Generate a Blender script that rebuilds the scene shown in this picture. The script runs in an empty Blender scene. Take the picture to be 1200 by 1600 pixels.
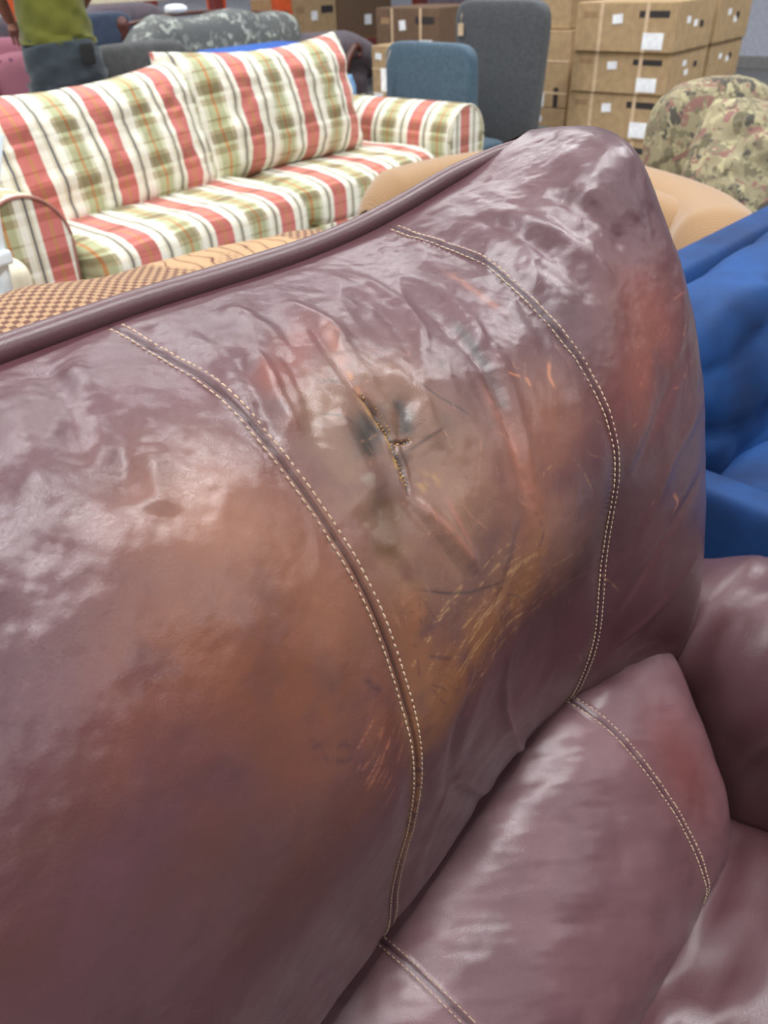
import bpy, bmesh, math, random
import numpy as np
from mathutils import Vector, Matrix

random.seed(7)
rng = np.random.default_rng(7)
SC = bpy.context.scene
COL = SC.collection

# ------------------------------------------------------------------ camera
# World axes: X runs along the leather sofa, Y away from its front, Z up.
CAM_H, F_PX, PITCH, ROLL, AZ = 1.25, 1208.0, math.radians(35.2), math.atan(.04), math.radians(40.74)
_fh = np.array([math.cos(AZ), math.sin(AZ), 0.0])
_rh = np.array([math.sin(AZ), -math.cos(AZ), 0.0])
_up = np.array([0, 0, 1.0])
CF = _fh * math.cos(PITCH) - _up * math.sin(PITCH)
_cu = np.cross(_rh, CF)
CR = math.cos(ROLL) * _rh - math.sin(ROLL) * _cu
CU = math.cos(ROLL) * _cu + math.sin(ROLL) * _rh
CP = np.array([0, 0, CAM_H])

cd = bpy.data.cameras.new('camera')
cam = bpy.data.objects.new('camera', cd)
COL.objects.link(cam)
cd.sensor_fit = 'VERTICAL'
cd.sensor_height = 36.0
cd.lens = F_PX / 1600 * 36.0
cd.clip_start = .02
M = Matrix.Identity(4)
for k in range(3):
    M[k][0], M[k][1], M[k][2], M[k][3] = CR[k], CU[k], -CF[k], CP[k]
cam.matrix_world = M
cd.dof.use_dof = True
cd.dof.focus_distance = .62
cd.dof.aperture_fstop = 9.0
SC.camera = cam

# ------------------------------------------------------------------ world, lights, exposure
w = bpy.data.worlds.new('world')
SC.world = w
w.use_nodes = True
w.node_tree.nodes['Background'].inputs[0].default_value = (.80, .88, 1.0, 1)
w.node_tree.nodes['Background'].inputs[1].default_value = .15


def area(name, loc, sx, sy, power, col=(.97, .98, 1)):
    l = bpy.data.lights.new(name, 'AREA')
    l.shape = 'RECTANGLE'
    l.size, l.size_y, l.energy, l.color = sx, sy, power, col
    o = bpy.data.objects.new(name, l)
    o.location = loc
    COL.objects.link(o)
    return o


# rows of warehouse strip lights hung over the aisles
for yy, pw in ((-3.5, 50), (-.1, 140), (3.5, 122), (6.9, 96)):
    for xx in (-3.3, 1.0, 5.2):
        area('ceiling_strip_light', (xx, yy, 4.2), 3.4, .6, pw)

vs = SC.view_settings
vs.view_transform = 'Standard'
vs.look = 'None'
vs.exposure = 0.0
vs.gamma = 1.0
vs.use_curve_mapping = False


# ------------------------------------------------------------------ survey helpers (pixel of the photograph -> point)
def ray(x, y):
    return CR * (x - 600) / F_PX - CU * (y - 800) / F_PX + CF


def at(x, y, X=None, Y=None, Z=None):
    d = ray(x, y)
    t = X / d[0] if X is not None else (Y / d[1] if Y is not None else (Z - CAM_H) / d[2])
    return CP + d * t


def project(p):
    d = p - CP
    z = d @ CF
    return 600 + F_PX * (d @ CR) / z, 800 - F_PX * (d @ CU) / z, z


def lin(c):
    c = np.array(c, float) / 255
    return np.where(c <= .04045, c / 12.92, ((c + .055) / 1.055) ** 2.4)


# ------------------------------------------------------------------ materials
MATS = {}


def new_mat(name):
    m = bpy.data.materials.new(name)
    m.use_nodes = True
    MATS[name] = m
    return m, m.node_tree.nodes, m.node_tree.links, m.node_tree.nodes['Principled BSDF']


def noise_node(n, l, scale, detail=3, coord='Object', stretch=None):
    tc = n.new('ShaderNodeTexCoord')
    t = n.new('ShaderNodeTexNoise')
    t.inputs['Scale'].default_value = scale
    t.inputs['Detail'].default_value = detail
    if stretch:
        mp = n.new('ShaderNodeMapping')
        mp.inputs['Scale'].default_value = stretch
        l.new(tc.outputs[coord], mp.inputs['Vector'])
        l.new(mp.outputs[0], t.inputs['Vector'])
    else:
        l.new(tc.outputs[coord], t.inputs['Vector'])
    return t


def ramp(n, stops, interp='LINEAR'):
    r = n.new('ShaderNodeValToRGB')
    r.color_ramp.interpolation = interp
    e = r.color_ramp.elements
    while len(e) < len(stops):
        e.new(.5)
    for el, (p, c) in zip(e, stops):
        el.position = p
        el.color = (*lin(c), 1)
    return r


def cloth(name, c1, c2, scale=20, rough=.9, bump=.15, bscale=500, sheen=.2):
    m, n, l, b = new_mat(name)
    t = noise_node(n, l, scale, 4)
    r = ramp(n, [(.35, c1), (.65, c2)])
    l.new(t.outputs['Fac'], r.inputs[0])
    l.new(r.outputs[0], b.inputs['Base Color'])
    b.inputs['Roughness'].default_value = rough
    b.inputs['Sheen Weight'].default_value = sheen
    t2 = noise_node(n, l, bscale, 2)
    bp = n.new('ShaderNodeBump')
    bp.inputs['Strength'].default_value = bump
    bp.inputs['Distance'].default_value = .002
    l.new(t2.outputs['Fac'], bp.inputs['Height'])
    l.new(bp.outputs[0], b.inputs['Normal'])
    return m


def leather(name, attr=True, c1=(96, 58, 62), c2=(112, 70, 72)):
    m, n, l, b = new_mat(name)
    t = noise_node(n, l, 9, 5)
    if attr:
        a = n.new('ShaderNodeVertexColor')
        a.layer_name = 'paint'
        mix = n.new('ShaderNodeMix')
        mix.data_type = 'RGBA'
        mix.blend_type = 'MULTIPLY'
        mix.inputs[0].default_value = 1
        r = ramp(n, [(.3, (208, 205, 206)), (.7, (236, 233, 234))])
        l.new(t.outputs['Fac'], r.inputs[0])
        l.new(a.outputs[0], mix.inputs[6])
        l.new(r.outputs[0], mix.inputs[7])
        l.new(mix.outputs[2], b.inputs['Base Color'])
    else:
        r = ramp(n, [(.3, c1), (.7, c2)])
        l.new(t.outputs['Fac'], r.inputs[0])
        l.new(r.outputs[0], b.inputs['Base Color'])
    # gloss varies with wear
    rr = n.new('ShaderNodeMapRange')
    rr.inputs[1].default_value, rr.inputs[2].default_value = .3, .7
    rr.inputs[3].default_value, rr.inputs[4].default_value = .38, .52
    t3 = noise_node(n, l, 30, 4)
    l.new(t3.outputs['Fac'], rr.inputs[0])
    l.new(rr.outputs[0], b.inputs['Roughness'])
    b.inputs['Specular IOR Level'].default_value = .45
    b.inputs['Coat Weight'].default_value = .66
    b.inputs['Coat Roughness'].default_value = .24
    # pebble grain and fine creases
    tc = n.new('ShaderNodeTexCoord')
    v = n.new('ShaderNodeTexVoronoi')
    v.feature = 'DISTANCE_TO_EDGE'
    v.inputs['Scale'].default_value = 900
    l.new(tc.outputs['Object'], v.inputs['Vector'])
    cr = n.new('ShaderNodeMapRange')
    cr.inputs[1].default_value, cr.inputs[2].default_value = 0, .12
    l.new(v.outputs['Distance'], cr.inputs[0])
    t2n = noise_node(n, l, 120, 3)
    dst = n.new('ShaderNodeVectorMath'); dst.operation = 'MULTIPLY_ADD'
    dst.inputs[1].default_value = (.006, .006, .006)
    l.new(t2n.outputs['Color'], dst.inputs[0]); l.new(tc.outputs['Object'], dst.inputs[2])
    v2 = n.new('ShaderNodeTexVoronoi'); v2.feature = 'DISTANCE_TO_EDGE'; v2.inputs['Scale'].default_value = 330
    l.new(dst.outputs[0], v2.inputs['Vector'])
    t2 = n.new('ShaderNodeMapRange'); t2.inputs[1].default_value, t2.inputs[2].default_value = 0, .10
    l.new(v2.outputs['Distance'], t2.inputs[0])
    ad = n.new('ShaderNodeMath')
    ad.operation = 'MULTIPLY_ADD'
    ad.inputs[1].default_value = .7
    l.new(t2.outputs[0], ad.inputs[0])
    l.new(cr.outputs[0], ad.inputs[2])
    bp = n.new('ShaderNodeBump')
    bp.inputs['Strength'].default_value = .30
    bp.inputs['Distance'].default_value = .0005
    l.new(ad.outputs[0], bp.inputs['Height'])
    l.new(bp.outputs[0], b.inputs['Normal'])
    bc = n.new('ShaderNodeBump')
    bc.inputs['Strength'].default_value = .10
    bc.inputs['Distance'].default_value = .0006
    l.new(ad.outputs[0], bc.inputs['Height'])
    l.new(bc.outputs[0], b.inputs['Coat Normal'])
    return m


def plain(name, c, rough=.6, metal=0.0, spec=.5):
    m, n, l, b = new_mat(name)
    t = noise_node(n, l, 25, 3)
    c = np.array(c, float)
    r = ramp(n, [(.3, c * .93), (.7, np.minimum(255, c * 1.04))])
    l.new(t.outputs['Fac'], r.inputs[0])
    l.new(r.outputs[0], b.inputs['Base Color'])
    b.inputs['Roughness'].default_value = rough
    b.inputs['Metallic'].default_value = metal
    b.inputs['Specular IOR Level'].default_value = spec
    return m


def plaid(name):
    m, n, l, b = new_mat(name)
    uv = n.new('ShaderNodeUVMap')
    sp = n.new('ShaderNodeSeparateXYZ')
    l.new(uv.outputs[0], sp.inputs[0])

    def fract(sock, period, off=0.0):
        d = n.new('ShaderNodeMath'); d.operation = 'MULTIPLY_ADD'
        d.inputs[1].default_value = 1 / period; d.inputs[2].default_value = off
        l.new(sock, d.inputs[0])
        f = n.new('ShaderNodeMath'); f.operation = 'FRACT'
        l.new(d.outputs[0], f.inputs[0])
        return f
    cream, red, green, navy, orange, tan = (238, 236, 220), (208, 122, 114), (180, 182, 142), (90, 88, 98), (196, 142, 88), (214, 208, 182)
    st = [(0, red), (.108, orange), (.135, red), (.245, cream), (.33, tan), (.36, navy), (.385, tan), (.41, cream), (.50, (212, 212, 184)), (.545, green),
          (.635, orange), (.665, green), (.755, (212, 212, 184)), (.80, cream), (.875, tan), (.90, navy), (.925, tan), (.95, cream)]
    r1 = ramp(n, st, 'CONSTANT')
    l.new(fract(sp.outputs[0], .335, .02).outputs[0], r1.inputs[0])
    w_, d_, k_ = (255, 255, 255), (222, 208, 196), (186, 172, 160)
    r2 = ramp(n, [(0, w_), (.18, d_), (.32, w_), (.40, k_), (.60, d_), (.68, w_), (.86, d_), (.90, w_)], 'CONSTANT')
    l.new(fract(sp.outputs[1], .19).outputs[0], r2.inputs[0])
    mx = n.new('ShaderNodeMix'); mx.data_type = 'RGBA'; mx.blend_type = 'MULTIPLY'; 
    r3 = ramp(n, [(0, (235, 235, 235)), (.245, (150, 150, 150)), (.5, (255, 255, 255)), (.80, (150, 150, 150))], 'CONSTANT')
    l.new(fract(sp.outputs[0], .335, .02).outputs[0], r3.inputs[0]); l.new(r3.outputs[0], mx.inputs[0])
    l.new(r1.outputs[0], mx.inputs[6]); l.new(r2.outputs[0], mx.inputs[7])
    l.new(mx.outputs[2], b.inputs['Base Color'])
    b.inputs['Roughness'].default_value = .85
    b.inputs['Sheen Weight'].default_value = .15
    t2 = noise_node(n, l, 28, 4)
    bp = n.new('ShaderNodeBump'); bp.inputs['Strength'].default_value = .35; bp.inputs['Distance'].default_value = .01
    l.new(t2.outputs['Fac'], bp.inputs['Height']); l.new(bp.outputs[0], b.inputs['Normal'])
    return m


def blotch(name, base, cols, scale, rough=.9, thresh=.56):
    """printed fabric: irregular motifs in several colours on a ground colour"""
    m, n, l, b = new_mat(name)
    prev = None
    for k, c in enumerate(cols):
        t = noise_node(n, l, scale * (1 + .27 * k), 2.5)
        t.inputs['Distortion'].default_value = 1.2
        t.noise_dimensions = '4D'
        t.inputs['W'].default_value = 3.1 * k + 1
        r = n.new('ShaderNodeMapRange')
        r.inputs[1].default_value, r.inputs[2].default_value = thresh, thresh + .035
        l.new(t.outputs['Fac'], r.inputs[0])
        mx = n.new('ShaderNodeMix'); mx.data_type = 'RGBA'
        l.new(r.outputs[0], mx.inputs[0])
        if prev is None:
            mx.inputs[6].default_value = (*lin(base), 1)
        else:
            l.new(prev, mx.inputs[6])
        mx.inputs[7].default_value = (*lin(c), 1)
        prev = mx.outputs[2]
    l.new(prev, b.inputs['Base Color'])
    b.inputs['Roughness'].default_value = rough
    return m


def hound(name):
    m, n, l, b = new_mat(name)
    uv = n.new('ShaderNodeUVMap')
    ck = n.new('ShaderNodeTexChecker')
    ck.inputs['Scale'].default_value = 92
    ck.inputs[1].default_value = (*lin((172, 138, 104)), 1)
    ck.inputs[2].default_value = (*lin((106, 72, 58)), 1)
    l.new(uv.outputs[0], ck.inputs['Vector'])
    wv = n.new('ShaderNodeTexWave')
    wv.inputs['Scale'].default_value = 9
    wv.inputs['Distortion'].default_value = 6
    wv.inputs['Detail'].default_value = 1
    wv.inputs['Detail Scale'].default_value = 1.5
    l.new(uv.outputs[0], wv.inputs['Vector'])
    r = ramp(n, [(0, (92, 54, 48)), (.04, (176, 136, 96)), (.10, (178, 144, 108)), (1, (184, 150, 112))])
    l.new(wv.outputs['Color'], r.inputs[0])
    t = noise_node(n, l, 3.2, 1)
    mr = n.new('ShaderNodeMapRange')
    mr.inputs[1].default_value, mr.inputs[2].default_value = .44, .47
    l.new(t.outputs['Fac'], mr.inputs[0])
    mx = n.new('ShaderNodeMix'); mx.data_type = 'RGBA'
    l.new(mr.outputs[0], mx.inputs[0]); l.new(r.outputs[0], mx.inputs[6]); l.new(ck.outputs[0], mx.inputs[7])
    l.new(mx.outputs[2], b.inputs['Base Color'])
    b.inputs['Roughness'].default_value = .9
    return m


def dots(name, base, dot):
    m, n, l, b = new_mat(name)
    tc = n.new('ShaderNodeTexCoord')
    v = n.new('ShaderNodeTexVoronoi')
    v.inputs['Scale'].default_value = 13
    v.inputs['Randomness'].default_value = .35
    l.new(tc.outputs['Object'], v.inputs['Vector'])
    r = ramp(n, [(.14, dot), (.2, base)])
    l.new(v.outputs['Distance'], r.inputs[0])
    l.new(r.outputs[0], b.inputs['Base Color'])
    b.inputs['Roughness'].default_value = .95
    return m


def corduroy(name, c1, c2):
    m, n, l, b = new_mat(name)
    uv = n.new('ShaderNodeUVMap')
    wv = n.new('ShaderNodeTexWave')
    wv.inputs['Scale'].default_value = 38
    wv.inputs['Distortion'].default_value = .4
    l.new(uv.outputs[0], wv.inputs['Vector'])
    r = ramp(n, [(.2, c1), (.6, c2)])
    l.new(wv.outputs['Fac'], r.inputs[0])
    l.new(r.outputs[0], b.inputs['Base Color'])
    bp = n.new('ShaderNodeBump'); bp.inputs['Strength'].default_value = .3; bp.inputs['Distance'].default_value = .002
    l.new(wv.outputs['Fac'], bp.inputs['Height']); l.new(bp.outputs[0], b.inputs['Normal'])
    b.inputs['Roughness'].default_value = .9
    b.inputs['Sheen Weight'].default_value = .3
    return m


leather('worn_leather', True)
leather('plum_leather', False, (82, 51, 54), (94, 59, 63))
plain('thread', (196, 170, 142), .8)
plain('torn_foam', (182, 142, 84), .95)
plain('torn_edge', (70, 48, 36), .9)
plaid('plaid')
plain('plaid_welt', (222, 214, 190), .9)
plain('red_welt', (168, 116, 104), .9)
hound('hound')
corduroy('tan_corduroy', (152, 118, 82), (166, 132, 94))
m_, n_, l_, b_ = new_mat('blue_velvet')
t_ = noise_node(n_, l_, 7, 5)
r_ = ramp(n_, [(.3, (4, 40, 84)), (.7, (5, 68, 130))])
l_.new(t_.outputs['Fac'], r_.inputs[0]); l_.new(r_.outputs[0], b_.inputs['Base Color'])
b_.inputs['Roughness'].default_value = .75
b_.inputs['Sheen Weight'].default_value = .12
b_.inputs['Sheen Roughness'].default_value = .4
b_.inputs['Sheen Tint'].default_value = (*lin((70, 140, 230)), 1)
blotch('tapestry', (154, 144, 114), [(104, 96, 74), (142, 104, 94), (82, 78, 70), (176, 166, 130), (124, 116, 92)], 11, thresh=.56)
blotch('damask', (100, 102, 100), [(166, 172, 162), (132, 136, 130)], 11, thresh=.565)
cloth('charcoal_fabric', (66, 64, 66), (78, 76, 78))
cloth('dark_plum_fabric', (70, 60, 68), (84, 72, 80))
cloth('slate_fabric', (68, 70, 73), (82, 84, 86), 60)
cloth('teal_fabric', (58, 82, 98), (72, 96, 112), 60)
cloth('grey_fabric', (62, 62, 62), (74, 74, 74))
cloth('navy_fabric', (40, 52, 72), (48, 62, 84))
dots('pink_dots', (146, 92, 106), (92, 50, 74))
cloth('shirt_green', (84, 86, 16), (98, 100, 24), 8)
cloth('trouser_denim', (38, 47, 54), (50, 59, 66), 8)
plain('skin', (150, 98, 76), .55)
plain('hair', (34, 26, 22), .7)
plain('shoe_black', (30, 30, 32), .6)
plain('dark_wood', (86, 46, 36), .4)
plain('pale_wood', (226, 214, 184), .6)
plain('cardboard', (176, 148, 110), .9)
plain('cardboard_dark', (112, 88, 68), .9)
plain('tape', (214, 186, 152), .4)
plain('white_paper', (244, 246, 250), .7)
plain('black_print', (52, 46, 46), .8)
plain('faded_print', (158, 126, 92), .8)
plain('white_plastic', (226, 238, 244), .4)
plain('blue_plastic', (28, 98, 190), .4)
plain('clear_grey_plastic', (132, 142, 146), .4)
plain('rack_orange', (222, 92, 42), .45)
plain('rack_red', (120, 48, 42), .5)
plain('wall_white', (206, 210, 220), .8)
plain('concrete', (150, 148, 146), .6)
plain('pallet_wood', (168, 132, 92), .9)
plain('black_rubber', (22, 22, 24), .7)


# ------------------------------------------------------------------ object helpers
ORG = {}


def thing(name, label, cat, loc=(0, 0, 0), group=None):
    o = bpy.data.objects.new(name, None)
    o.empty_display_size = .1
    o.location = loc
    COL.objects.link(o)
    ORG[o.name] = np.array(loc, float)
    o['label'], o['category'] = label, cat
    if group:
        o['group'] = group
    return o


def tag(o, label, cat, group=None):
    o['label'], o['category'] = label, cat
    if group:
        o['group'] = group
    return o


def add(name, verts, faces, mat, parent=None, smooth=True, uv=None, paint=None, kind=None, label=None):
    """one mesh object; verts are given in world coordinates"""
    verts = np.asarray(verts, float)
    org = ORG[parent.name] if parent is not None else np.zeros(3)
    me = bpy.data.meshes.new(name)
    if isinstance(faces, np.ndarray):
        nv, nf, k = len(verts), len(faces), faces.shape[1]
        me.vertices.add(nv)
        me.vertices.foreach_set('co', (verts - org).astype(np.float32).ravel())
        me.loops.add(nf * k)
        me.loops.foreach_set('vertex_index', faces.astype(np.int32).ravel())
        me.polygons.add(nf)
        me.polygons.foreach_set('loop_start', (np.arange(nf) * k).astype(np.int32))
        me.update(calc_edges=True)
    else:
        me.from_pydata([tuple(v) for v in verts - org], [], faces)
        me.update()
    if smooth:
        me.polygons.foreach_set('use_smooth', np.ones(len(me.polygons), bool))
    if uv is not None:
        lay = me.uv_layers.new(name='UVMap')
        li = np.zeros(len(me.loops), np.int32)
        me.loops.foreach_get('vertex_index', li)
        lay.data.foreach_set('uv', np.asarray(uv, np.float32)[li].ravel())
    if paint is not None:
        a = me.color_attributes.new('paint', 'FLOAT_COLOR', 'POINT')
        c = np.ones((len(verts), 4), np.float32)
        c[:, :3] = paint
        a.data.foreach_set('color', c.ravel())
    me.materials.append(MATS[mat])
    o = bpy.data.objects.new(name, me)
    COL.objects.link(o)
    if parent is not None:
        o.parent = parent
    ORG[o.name] = org
    if kind:
        o['kind'] = kind
    if label:
        o['label'] = label
    return o


def grid_faces(nu, nv, cu=False, cv=False, flip=False):
    iu = np.arange(nu if cu else nu - 1)
    iv = np.arange(nv if cv else nv - 1)
    I, J = np.meshgrid(iu, iv, indexing='ij')
    I2, J2 = (I + 1) % nu, (J + 1) % nv
    f = np.stack([I * nv + J, I2 * nv + J, I2 * nv + J2, I * nv + J2], -1).reshape(-1, 4)
    return f[:, ::-1].copy() if flip else f


def rot(a=0, axis='Z'):
    return np.array(Matrix.Rotation(math.radians(a), 3, axis))


def place(v, loc, R=None):
    v = np.asarray(v, float)
    if R is not None:
        v = v @ R.T
    return v + np.array(loc, float)


def fbm2(a, b, scale, octaves=4, seed=0, lac=2.0, gain=.5):
    out = np.zeros_like(a); amp = 1.0; tot = 0
    for o in range(octaves):
        r = np.random.default_rng(seed * 31 + o)
        T = r.random((256, 256))
        x, y = a * scale + 17.3 * o + 100, b * scale + 9.1 * o + 100
        xi, yi = np.floor(x).astype(int), np.floor(y).astype(int)
        fx, fy = x - xi, y - yi
        fx, fy = fx * fx * (3 - 2 * fx), fy * fy * (3 - 2 * fy)
        x0, x1, y0, y1 = xi & 255, (xi + 1) & 255, yi & 255, (yi + 1) & 255
        v = (T[x0, y0] * (1 - fx) + T[x1, y0] * fx) * (1 - fy) + (T[x0, y1] * (1 - fx) + T[x1, y1] * fx) * fy
        out += amp * v; tot += amp
        amp *= gain; scale *= lac
    return out / tot


def soft(name, size, loc, mat, parent, R=None, k=3.0, e=5.0, nu=40, nv=48, uvoff=0.0, lump=0.0, deform=None, seed=1, label=None, kz=None):
    """padded block: rings of a superellipse along local x, closing at both ends"""
    w, d, h = size
    # t spacing dense near the ends
    th = np.linspace(-math.pi / 2, math.pi / 2, nu)
    t = np.sin(th)
    t = np.sign(t) * np.abs(t) ** .8
    s = np.maximum(1 - np.abs(t) ** e, 0) ** (1 / e)
    s[0] = s[-1] = 1e-3
    ph = np.linspace(0, 2 * math.pi, nv, endpoint=False)
    cy = np.sign(np.cos(ph)) * np.abs(np.cos(ph)) ** (2 / k)
    cz = np.sign(np.sin(ph)) * np.abs(np.sin(ph)) ** (2 / (kz or k))
    X = np.repeat(t[:, None] * w / 2, nv, 1)
    Y = s[:, None] * cy[None] * d / 2
    Z = s[:, None] * cz[None] * h / 2
    arc = np.concatenate([[0], np.cumsum(np.hypot(np.diff(cy * d / 2), np.diff(cz * h / 2)))])
    U, V = X + uvoff, np.repeat(arc[None], nu, 0)
    if deform:
        X, Y, Z = deform(X / (w / 2), Y / (d / 2), Z / (h / 2), X, Y, Z)
    if lump:
        nz = fbm2(X + Y * .6, Z + Y * .8, 6, 3, seed) - .5
        Z = Z + lump * nz * np.sign(Z) * (np.abs(Z) > h * .2)
        Y = Y + lump * .7 * (fbm2(X + 5, Z + Y, 5, 3, seed + 1) - .5)
    v = np.stack([X, Y, Z], -1).reshape(-1, 3)
    f = grid_faces(nu, nv, cv=True, flip=False)
    uvv = np.stack([U, V], -1).reshape(-1, 2)
    return add(name, place(v, loc, R), f, mat, parent, uv=uvv, label=label)


def pillow(name, size, loc, mat, parent, R=None, n=48, pinch=.06, uvoff=(0, 0), lump=.02, seed=3, sag=0.0, th_pow=.5, label=None):
    """knife-edge cushion standing in local xz, thick along y, corners pulled out"""
    w, t, h = size
    g = np.linspace(-1, 1, n)
    g = np.sign(g) * np.abs(g) ** .85
    A, B = np.meshgrid(g, g, indexing='ij')
    X = A * w / 2 * (1 - pinch * (1 - B ** 2))
    Z = B * h / 2 * (1 - pinch * (1 - A ** 2)) - sag * (1 - A ** 2) * (B + 1) / 2
    T = t / 2 * ((1 - A ** 4).clip(0) * (1 - B ** 4).clip(0)) ** th_pow + .008
    nz = fbm2(A * w + seed, B * h, 7, 3, seed) - .5
    T2 = T + lump * nz * (T > .02)
    n1 = np.stack([X, -T2, Z], -1).reshape(-1, 3)
    n2 = np.stack([X, T, Z], -1).reshape(-1, 3)
    f1 = grid_faces(n, n)
    f2 = grid_faces(n, n, flip=True) + n * n
    idx = np.arange(n * n).reshape(n, n)
    ring = np.concatenate([idx[:-1, 0], idx[-1, :-1], idx[:0:-1, -1], idx[0, :0:-1]])
    r2 = np.roll(ring, -1)
    f3 = np.stack([ring, ring + n * n, r2 + n * n, r2], -1)
    uvv = np.stack([X + uvoff[0], Z + uvoff[1]], -1).reshape(-1, 2)
    return add(name, place(np.concatenate([n1, n2]), loc, R), np.concatenate([f1, f2, f3]), mat, parent, uv=np.concatenate([uvv, uvv]), label=label)


def box(name, lo, hi, mat, parent=None, bev=.004, R=None, loc=(0, 0, 0), uvax=None, kind=None, label=None, seg=2):
    lo, hi = np.array(lo, float), np.array(hi, float)
    bm = bmesh.new()
    bmesh.ops.create_cube(bm, size=1)
    for v in bm.verts:
        v.co = Vector((lo + hi) / 2 + np.array(v.co) * (hi - lo))
    if bev:
        bmesh.ops.bevel(bm, geom=bm.edges[:] + bm.verts[:], offset=bev, segments=seg, affect='EDGES', profile=.5)
    bm.verts.index_update()
    vs_ = np.array([v.co[:] for v in bm.verts])
    fs = [[v.index for v in f.verts] for f in bm.faces]
    bm.free()
    uvv = np.stack([vs_[:, 0], vs_[:, 2] + vs_[:, 1]], -1) if uvax is None else np.stack([vs_[:, uvax[0]], vs_[:, uvax[1]]], -1)
    return add(name, place(vs_, loc, R), fs, mat, parent, smooth=False, uv=uvv, kind=kind, label=label)


def tube(name, pts, rad, mat, parent=None, nv=10, closed=False, kind=None, label=None):
    p = np.asarray(pts, float)
    n = len(p)
    tg = np.gradient(p, axis=0) if not closed else np.roll(p, -1, 0) - np.roll(p, 1, 0)
    tg /= np.linalg.norm(tg, axis=1)[:, None] + 1e-12
    ref = np.array([0, 0, 1.0]) if abs(tg[:, 2]).mean() < .8 else np.array([1.0, 0, 0])
    a = np.cross(tg, ref); a /= np.linalg.norm(a, axis=1)[:, None] + 1e-12
    b = np.cross(tg, a)
    r = np.broadcast_to(np.asarray(rad, float), (n,))
    ph = np.linspace(0, 2 * math.pi, nv, endpoint=False)
    v = p[:, None] + r[:, None, None] * (np.cos(ph)[None, :, None] * a[:, None] + np.sin(ph)[None, :, None] * b[:, None])
    v = v.reshape(-1, 3)
    f = grid_faces(n, nv, cu=closed, cv=True)
    fl = [list(q) for q in f]
    if not closed:
        fl += [list(range(nv)), list(range((n - 1) * nv, n * nv))[::-1]]
    return add(name, v, fl, mat, parent, kind=kind, label=label)


def lathe(name, prof, loc, mat, parent=None, nv=20, label=None):
    prof = np.asarray(prof, float)
    ph = np.linspace(0, 2 * math.pi, nv, endpoint=False)
    v = np.stack([prof[:, 0, None] * np.cos(ph), prof[:, 0, None] * np.sin(ph), np.repeat(prof[:, 1, None], nv, 1)], -1).reshape(-1, 3)
    return add(name, place(v, loc), grid_faces(len(prof), nv, cv=True, flip=True), mat, parent, label=label)


def catmull(pts, n):
    p = np.asarray(pts, float)
    t = np.concatenate([[0], np.cumsum(np.linalg.norm(np.diff(p, axis=0), axis=1))])
    return hermite(t, p, np.linspace(0, t[-1], n))


def hermite(t, p, q):
    """non-uniform cubic interpolation of rows p at knots t"""
    t = np.asarray(t, float); p = np.asarray(p, float)
    d = np.diff(p, axis=0) / np.diff(t).reshape(-1, *([1] * (p.ndim - 1)))
    m = np.empty_like(p)
    m[0], m[-1] = d[0], d[-1]
    h = np.diff(t)
    for i in range(1, len(t) - 1):
        m[i] = (d[i - 1] * h[i] + d[i] * h[i - 1]) / (h[i] + h[i - 1])
    k = np.clip(np.searchsorted(t, q, side='right') - 1, 0, len(t) - 2)
    hh = h[k]; s = (q - t[k]) / hh
    sh = (-1,) + (1,) * (p.ndim - 1)
    s = s.reshape(sh); hh = hh.reshape(sh)
    return (2 * s**3 - 3 * s**2 + 1) * p[k] + (s**3 - 2 * s**2 + s) * hh * m[k] + (-2 * s**3 + 3 * s**2) * p[k + 1] + (s**3 - s**2) * hh * m[k + 1]


# ------------------------------------------------------------------ the setting
box('floor', (-4, -4, -.1), (12.2, 10.2, 0), 'concrete', bev=0, kind='structure')
box('wall_right', (12, -4, 0), (12.15, 10.2, 4.5), 'wall_white', bev=0, kind='structure')
box('wall_back', (-4, 10, 0), (12, 10.15, 4.5), 'wall_white', bev=0, kind='structure')
box('baseboard_right', (11.97, -4, 0), (12, 10, .14), 'concrete', bev=.005, kind='structure')

# ------------------------------------------------------------------ the leather sofa
sofa = thing('leather_sofa', 'plum leather sofa with worn browned backrest, cracked tear and tan double stitching', 'sofa', (.2, .1, 0))
X1, X2 = .2735, .5813          # the two seams across the backrest
# measured profiles (depth y, height z) from the top edge down to the joint with the lumbar roll
P1 = [(.487, 1.05), (.449, 1.053), (.417, 1.05), (.387, 1.044), (.359, 1.033), (.336, 1.018), (.313, .999), (.288, .976), (.266, .949), (.249, .922), (.234, .889),
      (.221, .856), (.212, .817), (.209, .784), (.214, .733), (.226, .661), (.239, .578), (.247, .499), (.285, .455), (.34, .43)]
P2 = [(.486, 1.05), (.448, 1.051), (.412, 1.048), (.377, 1.039), (.343, 1.024), (.313, 1.008), (.286, .985), (.265, .964), (.243, .937), (.229, .907), (.220, .877),
      (.217, .829), (.217, .775), (.215, .728), (.211, .686), (.213, .638), (.221, .593), (.229, .557), (.265, .515), (.33, .48)]
PE = [(.455, 1.103), (.42, 1.111), (.378, 1.113), (.343, 1.108), (.325, 1.094), (.31, 1.067), (.282, 1.022), (.258, .981), (.238, .932), (.223, .879), (.204, .807),
      (.186, .729), (.173, .64), (.169, .57), (.176, .521), (.175, .497), (.21, .46), (.30, .43)]
XE = X2 + .2
NV = 560


def resamp(p, n=NV):
    p = np.asarray(p, float)
    t = np.concatenate([[0], np.cumsum(np.linalg.norm(np.diff(p, axis=0), axis=1))])
    return hermite(t, p, np.linspace(0, t[-1], n))


def smooth_rows(p, k):
    q = p.copy()
    for _ in range(k):
        q[1:-1] = (q[:-2] + 2 * q[1:-1] + q[2:]) / 4
    return q


p1, p2, pe = (smooth_rows(resamp(p), 400) for p in (P1, P2, PE))
sec = []


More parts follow.
